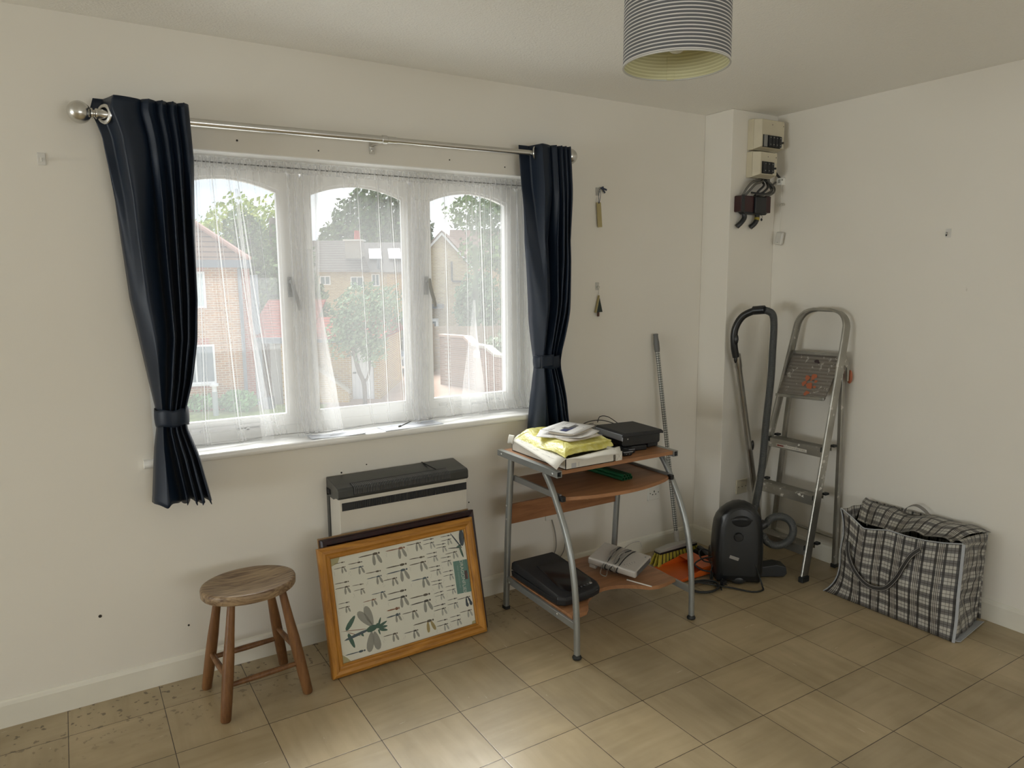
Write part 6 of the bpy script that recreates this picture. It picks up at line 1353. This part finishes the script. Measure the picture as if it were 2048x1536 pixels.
# brick boundary wall with coping
h = othing('boundary_wall', 'brown brick boundary wall with a stepped stone coping in the yard', 'wall', -1.5, 27)
WB = brickmat('brown_pink_brick', '9c7a66', '86644f', 'a59485')
segs = [((-1.32, 1.9), (-.24, .90), 1.95, 1.95), ((-.24, .90), (.10, .30), 1.95, 1.72), ((.10, .30), (.62, -.45), 1.70, 1.68), ((.62, -.45), (1.0, -1.0), 1.68, 1.42), ((1.0, -1.0), (3.2, -4.2), 1.42, 1.42)]
for i, (p, q, z0, z1) in enumerate(segs):
    p, q = Vector((*p, 0)), Vector((*q, 0)); d = (q-p).normalized(); nrm = Vector((-d.y, d.x, 0))*.11
    def fn(m, e=0, za=0, zb=None, zc=None):
        pass
    m = MB(); m.add([p-nrm, q-nrm, q+nrm, p+nrm, p-nrm+Vector((0, 0, z0)), q-nrm+Vector((0, 0, z1)), q+nrm+Vector((0, 0, z1)), p+nrm+Vector((0, 0, z0))], [(3, 2, 1, 0), (4, 5, 6, 7), (0, 1, 5, 4), (1, 2, 6, 5), (2, 3, 7, 6), (3, 0, 4, 7)]); m.build('brick_panel', WB, h)
    n2 = nrm*1.6; m = MB(); m.add([p-n2+Vector((0, 0, z0)), q-n2+Vector((0, 0, z1)), q+n2+Vector((0, 0, z1)), p+n2+Vector((0, 0, z0)), p-n2+Vector((0, 0, z0+.09)), q-n2+Vector((0, 0, z1+.09)), q+n2+Vector((0, 0, z1+.09)), p+n2+Vector((0, 0, z0+.09))], [(3, 2, 1, 0), (4, 5, 6, 7), (0, 1, 5, 4), (1, 2, 6, 5), (2, 3, 7, 6), (3, 0, 4, 7)]); m.build('coping', mat('pinkish_coping', 'bfa08c', .8) if i < 2 else mat('pale_stone_coping', 'bdb6a8', .8), h)
p = Vector((.30, -.05, 1.42)); d = Vector((.57, -.82, 0)).normalized()
m = MB(); m.xf(Matrix.Translation(p) @ Matrix.Rotation(math.atan2(d.y, d.x), 4, 'Z')).box(-.20, .20, -.16, -.12, -.13, .13); vp = m.build('white_wall_plate', WUP, h)
m = MB(); m.xf(Matrix.Translation(p) @ Matrix.Rotation(math.atan2(d.y, d.x), 4, 'Z')).box(-.13, .13, -.175, -.16, -.05, .05); m.build('plate_grille', mat('plate_grey', (.25, .26, .28), .5), vp)
# fence and sheds
h = othing('garden_fence', 'weathered wooden panel fence behind the boundary wall', 'fence', -3.4, 33)
FN = wood('weathered_fence', '8a7d6c', 'a89b88', .8, 3)
for i in range(4):
    x = -1.3+1.1*i; fp = ob(h, 'fence_panel', FN, lambda m: [m.box(x+.05, x+1.05, .0+.01*(k % 2), .03+.01*(k % 2), .1+.2*k, .29+.2*k) for k in range(10)]); ob(h, 'fence_post', FN, lambda m: m.box(x-.05, x+.05, -.02, .08, 0, 2.2))
for a, b, lab in ((-2.4, 40, 'left grey roofed garden shed beyond the fence'), (-.9, 38, 'right brown garden shed beyond the fence')):
    h = othing('garden_shed', lab, 'shed', a, b); ob(h, 'shed_wall', FN, lambda m: m.prism([(-.9, 0), (.9, 0), (.9, 1.9), (0, 2.35), (-.9, 1.9)], 0, 2)); ob(h, 'shed_roof', RT4, lambda m: m.add([(-1.05, -.1, 1.85), (0, -.1, 2.42), (1.05, -.1, 1.85), (-1.05, 2.1, 1.85), (0, 2.1, 2.42), (1.05, 2.1, 1.85)], [(0, 1, 4, 3), (1, 2, 5, 4)]), solid=.05)
# bollard light
h = othing('bollard_light', 'pale bollard light standing on the lawn edge in front of the near house', 'bollard', -9.3, 22.2)
m = MB(); m.lathe([(.0001, 0), (.085, 0), (.085, .78), (.0001, .78)], 16); m.build('post', mat('pale_bollard', '98a0a0', .5), h, smooth=True, ang=40)
m = MB(); m.lathe([(.0001, .78), (.07, .78), (.07, .95), (.0001, .95)], 16); m.build('lens', WUP, h, smooth=True, ang=40)
m = MB(); m.lathe([(.0001, .95), (.13, .95), (.13, 1.0), (.05, 1.06), (.0001, 1.07)], 16); m.build('cap', WUP, h, smooth=True, ang=40)
h = othing('planter', 'small grey planter by the porch doorway', 'planter', -8.05, 23.4); m = MB(); m.box(-.18, .18, -.15, .15, 0, .40); m.build('planter_box', FASC, h, bevel=.02); m = MB(); m.box(-.15, .15, -.12, .12, .38, .41); m.build('soil', DARKIN, h)

# cars
def car(lab, a, b, rz, col, sc=1.0):
    c = thing('car', lab, 'car', O(a, b), OR_+rz); CM = mat('car_paint_'+col, col, .25, .3, var=.02)
    prof = [(-2.0, .35), (-2.05, .62), (-1.95, .88), (-1.25, .95), (-.62, 1.38), (.75, 1.43), (1.55, 1.02), (2.0, .92), (2.08, .6), (2.0, .32)]
    def sec(y, s, zs): return [(x*s, .30+(z-.30)*zs) for x, z in prof]
    k = len(prof); S_ = [(-.84, .985, .90), (-.80, 1, 1), (.80, 1, 1), (.84, .985, .90)]
    m = MB(); vs = [(x, y, z) for y, s, zs in S_ for x, z in sec(y, s, zs)]; m.add(vs, [(i*k+q, i*k+(q+1) % k, (i+1)*k+(q+1) % k, (i+1)*k+q) for i in range(3) for q in range(k)]+[tuple(range(k)), tuple(range(3*k, 4*k))[::-1]])
    m.build('car_body', CM, c, bevel=.05, seg=3)
    for s in (-1, 1):
        m = MB(); m.prism([(-1.10, .98), (-.58, 1.32), (.70, 1.36), (1.28, 1.02)], s*.835, s*.85); m.build('side_window', WGL, c)
        for x in (-1.28, 1.25):
            m = MB(); m.cyl((x, s*.70, .31), (x, s*.87, .31), .31, 20); wl_ = m.build('wheel', RUBBER, c, smooth=True, ang=40); m = MB(); m.cyl((x, s*.86, .31), (x, s*.885, .31), .19, 14); m.build('hub_cap', mat('alloy_grey', (.45, .46, .47), .3, .6), wl_)
    m = MB(); m.add([(-1.22, -.66, 1.00), (-1.22, .66, 1.00), (-.66, .60, 1.385), (-.66, -.60, 1.385)], [(0, 1, 2, 3)]); m.build('windscreen', WGL, c, solid=.02)
    m = MB(); m.add([(1.50, -.64, 1.09), (1.50, .64, 1.09), (.84, .58, 1.42), (.84, -.58, 1.42)], [(0, 1, 2, 3)]); m.build('rear_window', WGL, c, solid=.02)
    for s in (-.6, .6):
        m = MB(); m.box(2.0, 2.07, s-.15, s+.15, .72, .86); m.build('tail_light', mat('tail_light_red', (.45, .02, .02), .3), c); m = MB(); m.box(-2.06, -1.95, s-.16, s+.16, .66, .80); m.build('headlight', mat('headlight_glass', (.7, .72, .75), .15), c)
    m = MB(); m.box(2.05, 2.09, -.26, .26, .50, .61); m.build('number_plate', mat('plate_yellow', (.60, .50, .10), .5), c)
car('blue car parked beyond the garage, in the middle of the yard', -4.6, 34.3, radians(62), '8ea3b8')
car('dark hatchback with red tail lights parked behind the young tree', -6.9, 35.2, radians(-75), '3a4046')
car('pale blue car parked at the mouth of the yard, partly behind the boundary wall', -3.3, 36.2, radians(80), 'a9bccb')

# trees
def leafm(name, c1, c2):
    if name in MATS: return MATS[name]
    m, t = newmat(name); n = t.n('ShaderNodeTexNoise', Vector=t.co('Object'), Scale=1.6, Detail=6.0)
    t.l(t.ramp(n.outputs[0], [(.35, lin(c1)), (.65, lin(c2))]), t.b.inputs['Base Color']); t.b.inputs['Roughness'].default_value = .7; t.b.inputs['Specular IOR Level'].default_value = .1; return m
BARK = mat('grey_brown_bark', '6a6258', .9, var=.2, scale=6)
def tree(lab, a, b, crowns, trunk, n, leaf, mt, seed, trunk_r=.2, fork=None, cat='tree', name='tree'):
    random.seed(seed); c = othing(name, lab, cat, a, b); m = MB()
    tot = sum(r[3]*r[4]*r[5] for r in crowns)
    for cx, cy, cz, rx, ry, rz in crowns:
        for i in range(int(n*rx*ry*rz/tot)):
            d = Vector((random.gauss(0, 1), random.gauss(0, 1), random.gauss(0, 1))).normalized(); rr_ = random.random()**.4
            k = 1+.28*noise.noise(d*2.2+Vector((cx, cy, cz)))+.12*noise.noise(d*6)
            p = Vector((cx+d.x*rx*rr_*k, cy+d.y*ry*rr_*k, cz+d.z*rz*rr_*k)); e = Vector((random.gauss(0, 1), random.gauss(0, 1), random.gauss(0, 1))).normalized(); f = e.orthogonal().normalized(); g = e.cross(f)*.7; s = leaf*random.uniform(.6, 1.4)
            m.add([p-f*s, p+g*s*.8, p+f*s, p-g*s*.8], [(0, 1, 2, 3)])
    m.build('foliage', mt, c)
    if trunk:
        m = MB(); m.tube(smoothpath(trunk, 5), trunk_r, 9, scales=None)
        for f in (fork or []): m.tube(smoothpath(f, 5), trunk_r*.55, 7)
        m.build('trunk', BARK, c, smooth=True, ang=180)
    return c
YG = leafm('yellow_green_leaf', '7f9440', 'b5bf62'); DG = leafm('mid_green_leaf', '4a6340', '7a8f58'); GG = leafm('grey_green_leaf', '566b50', '8aa07c'); EV = leafm('dark_green_leaf', '3c5238', '62784a'); LG = leafm('low_shrub_leaf', '5c8a52', '8ab47a')
tree('tall yellow green tree rising behind the near house', -12.2, 34, [(0, 0, 5.6, 2.4, 1.8, 2.6), (-2.2, 0, 4.6, 2, 1.8, 2.4), (1.4, 0, 3.2, 1.2, 1.4, 1.9)], [(0, 0, 0), (.1, 0, 3), (0, 0, 6)], 9000, .13, YG, 1)
tree('dark green tree standing right behind the red roofed porch', -10.2, 33, [(0, 0, 3.6, 1.6, 1.5, 3.0), (.9, 0, 2.2, 1.3, 1.2, 2.1)], [(-.6, 0, 0), (-.6, 0, 3), (-.5, 0, 7)], 9000, .12, DG, 2, .16)
tree('bare trunked tree in leaf close to the near house corner', -10.9, 30, [(0, 0, 5.6, .9, .9, 1.6), (.5, 0, 4.4, .7, .8, 1.0)], [(.1, 0, 0), (0, 0, 3), (.1, 0, 6.6)], 2500, .11, DG, 22, .17)
tree('big round tree rising behind the far terrace', -11.3, 62, [(0, 0, 8.0, 4.2, 3, 4.0), (-2.8, 0, 7, 2.6, 2.5, 2.2), (2.6, 0, 7.2, 2.4, 2.5, 2.6)], [(0, 0, 0), (0, 0, 7)], 12000, .22, EV, 3, .4)
tree('young forked tree in front of the garage door', -5.0, 24.0, [(0, 0, 3.0, 1.05, .8, 1.15), (.9, .2, 3.3, .6, .5, .8), (-.6, 0, 2.4, .6, .6, .8), (.3, 0, 2.0, .6, .6, .6)], [(.02, 0, 0), (.0, 0, .75), (-.16, 0, 1.2), (-.30, 0, 1.9), (-.4, 0, 2.6)], 5200, .065, GG, 4, .075, [[(0, 0, .75), (.18, 0, 1.1), (.24, 0, 1.8), (.3, 0, 2.6)]])
tree('large tree with branches hanging in from the right of the view', .6, 27, [(-1.6, 0, 6.6, 1.5, 1.4, .75), (-.6, 0, 5.2, 1.9, 1.4, .9), (.2, 0, 3.8, 1.4, 1.4, 1.9), (-1.4, 0, 5.0, 1.1, .9, .4), (1.6, 0, 6, 1.8, 1.6, 1.6), (1.2, 0, 3.2, 1.3, 1.3, 1.6)], [(1.0, 0, 0), (.9, 0, 3), (.6, 0, 6.8)], 11000, .10, DG, 5, .2)
tree('pale bushy shrub behind the boundary wall', .1, 27.6, [(0, 0, 1.6, 1.2, .6, .65), (1.6, -.6, 1.4, 1.3, .7, .7)], None, 3500, .08, leafm('silver_green_leaf', '7d8a6e', 'aab498'), 6, name='shrub', cat='shrub')
tree('dark hedge bush beside the parked cars', -5.9, 33, [(0, 0, 1.7, .8, .6, 1.1), (1.1, .5, 1.5, .8, .6, .8)], None, 3500, .09, EV, 7, name='shrub', cat='shrub')
tree('low green shrub along the foot of the near house, left of the bollard', -10.3, 23.0, [(0, 0, .32, .85, .35, .30)], None, 1600, .07, LG, 8, name='shrub', cat='shrub')
tree('low green shrub along the foot of the near house, right of the bollard', -8.85, 22.9, [(0, 0, .36, .62, .35, .34)], None, 1600, .07, LG, 9, name='shrub', cat='shrub')
tree('green tree between the gable house and the sheds', -1.7, 36, [(0, 0, 3.0, 1.2, 1, 1.7)], [(0, 0, 0), (0, 0, 2)], 3500, .11, GG, 10, .12)
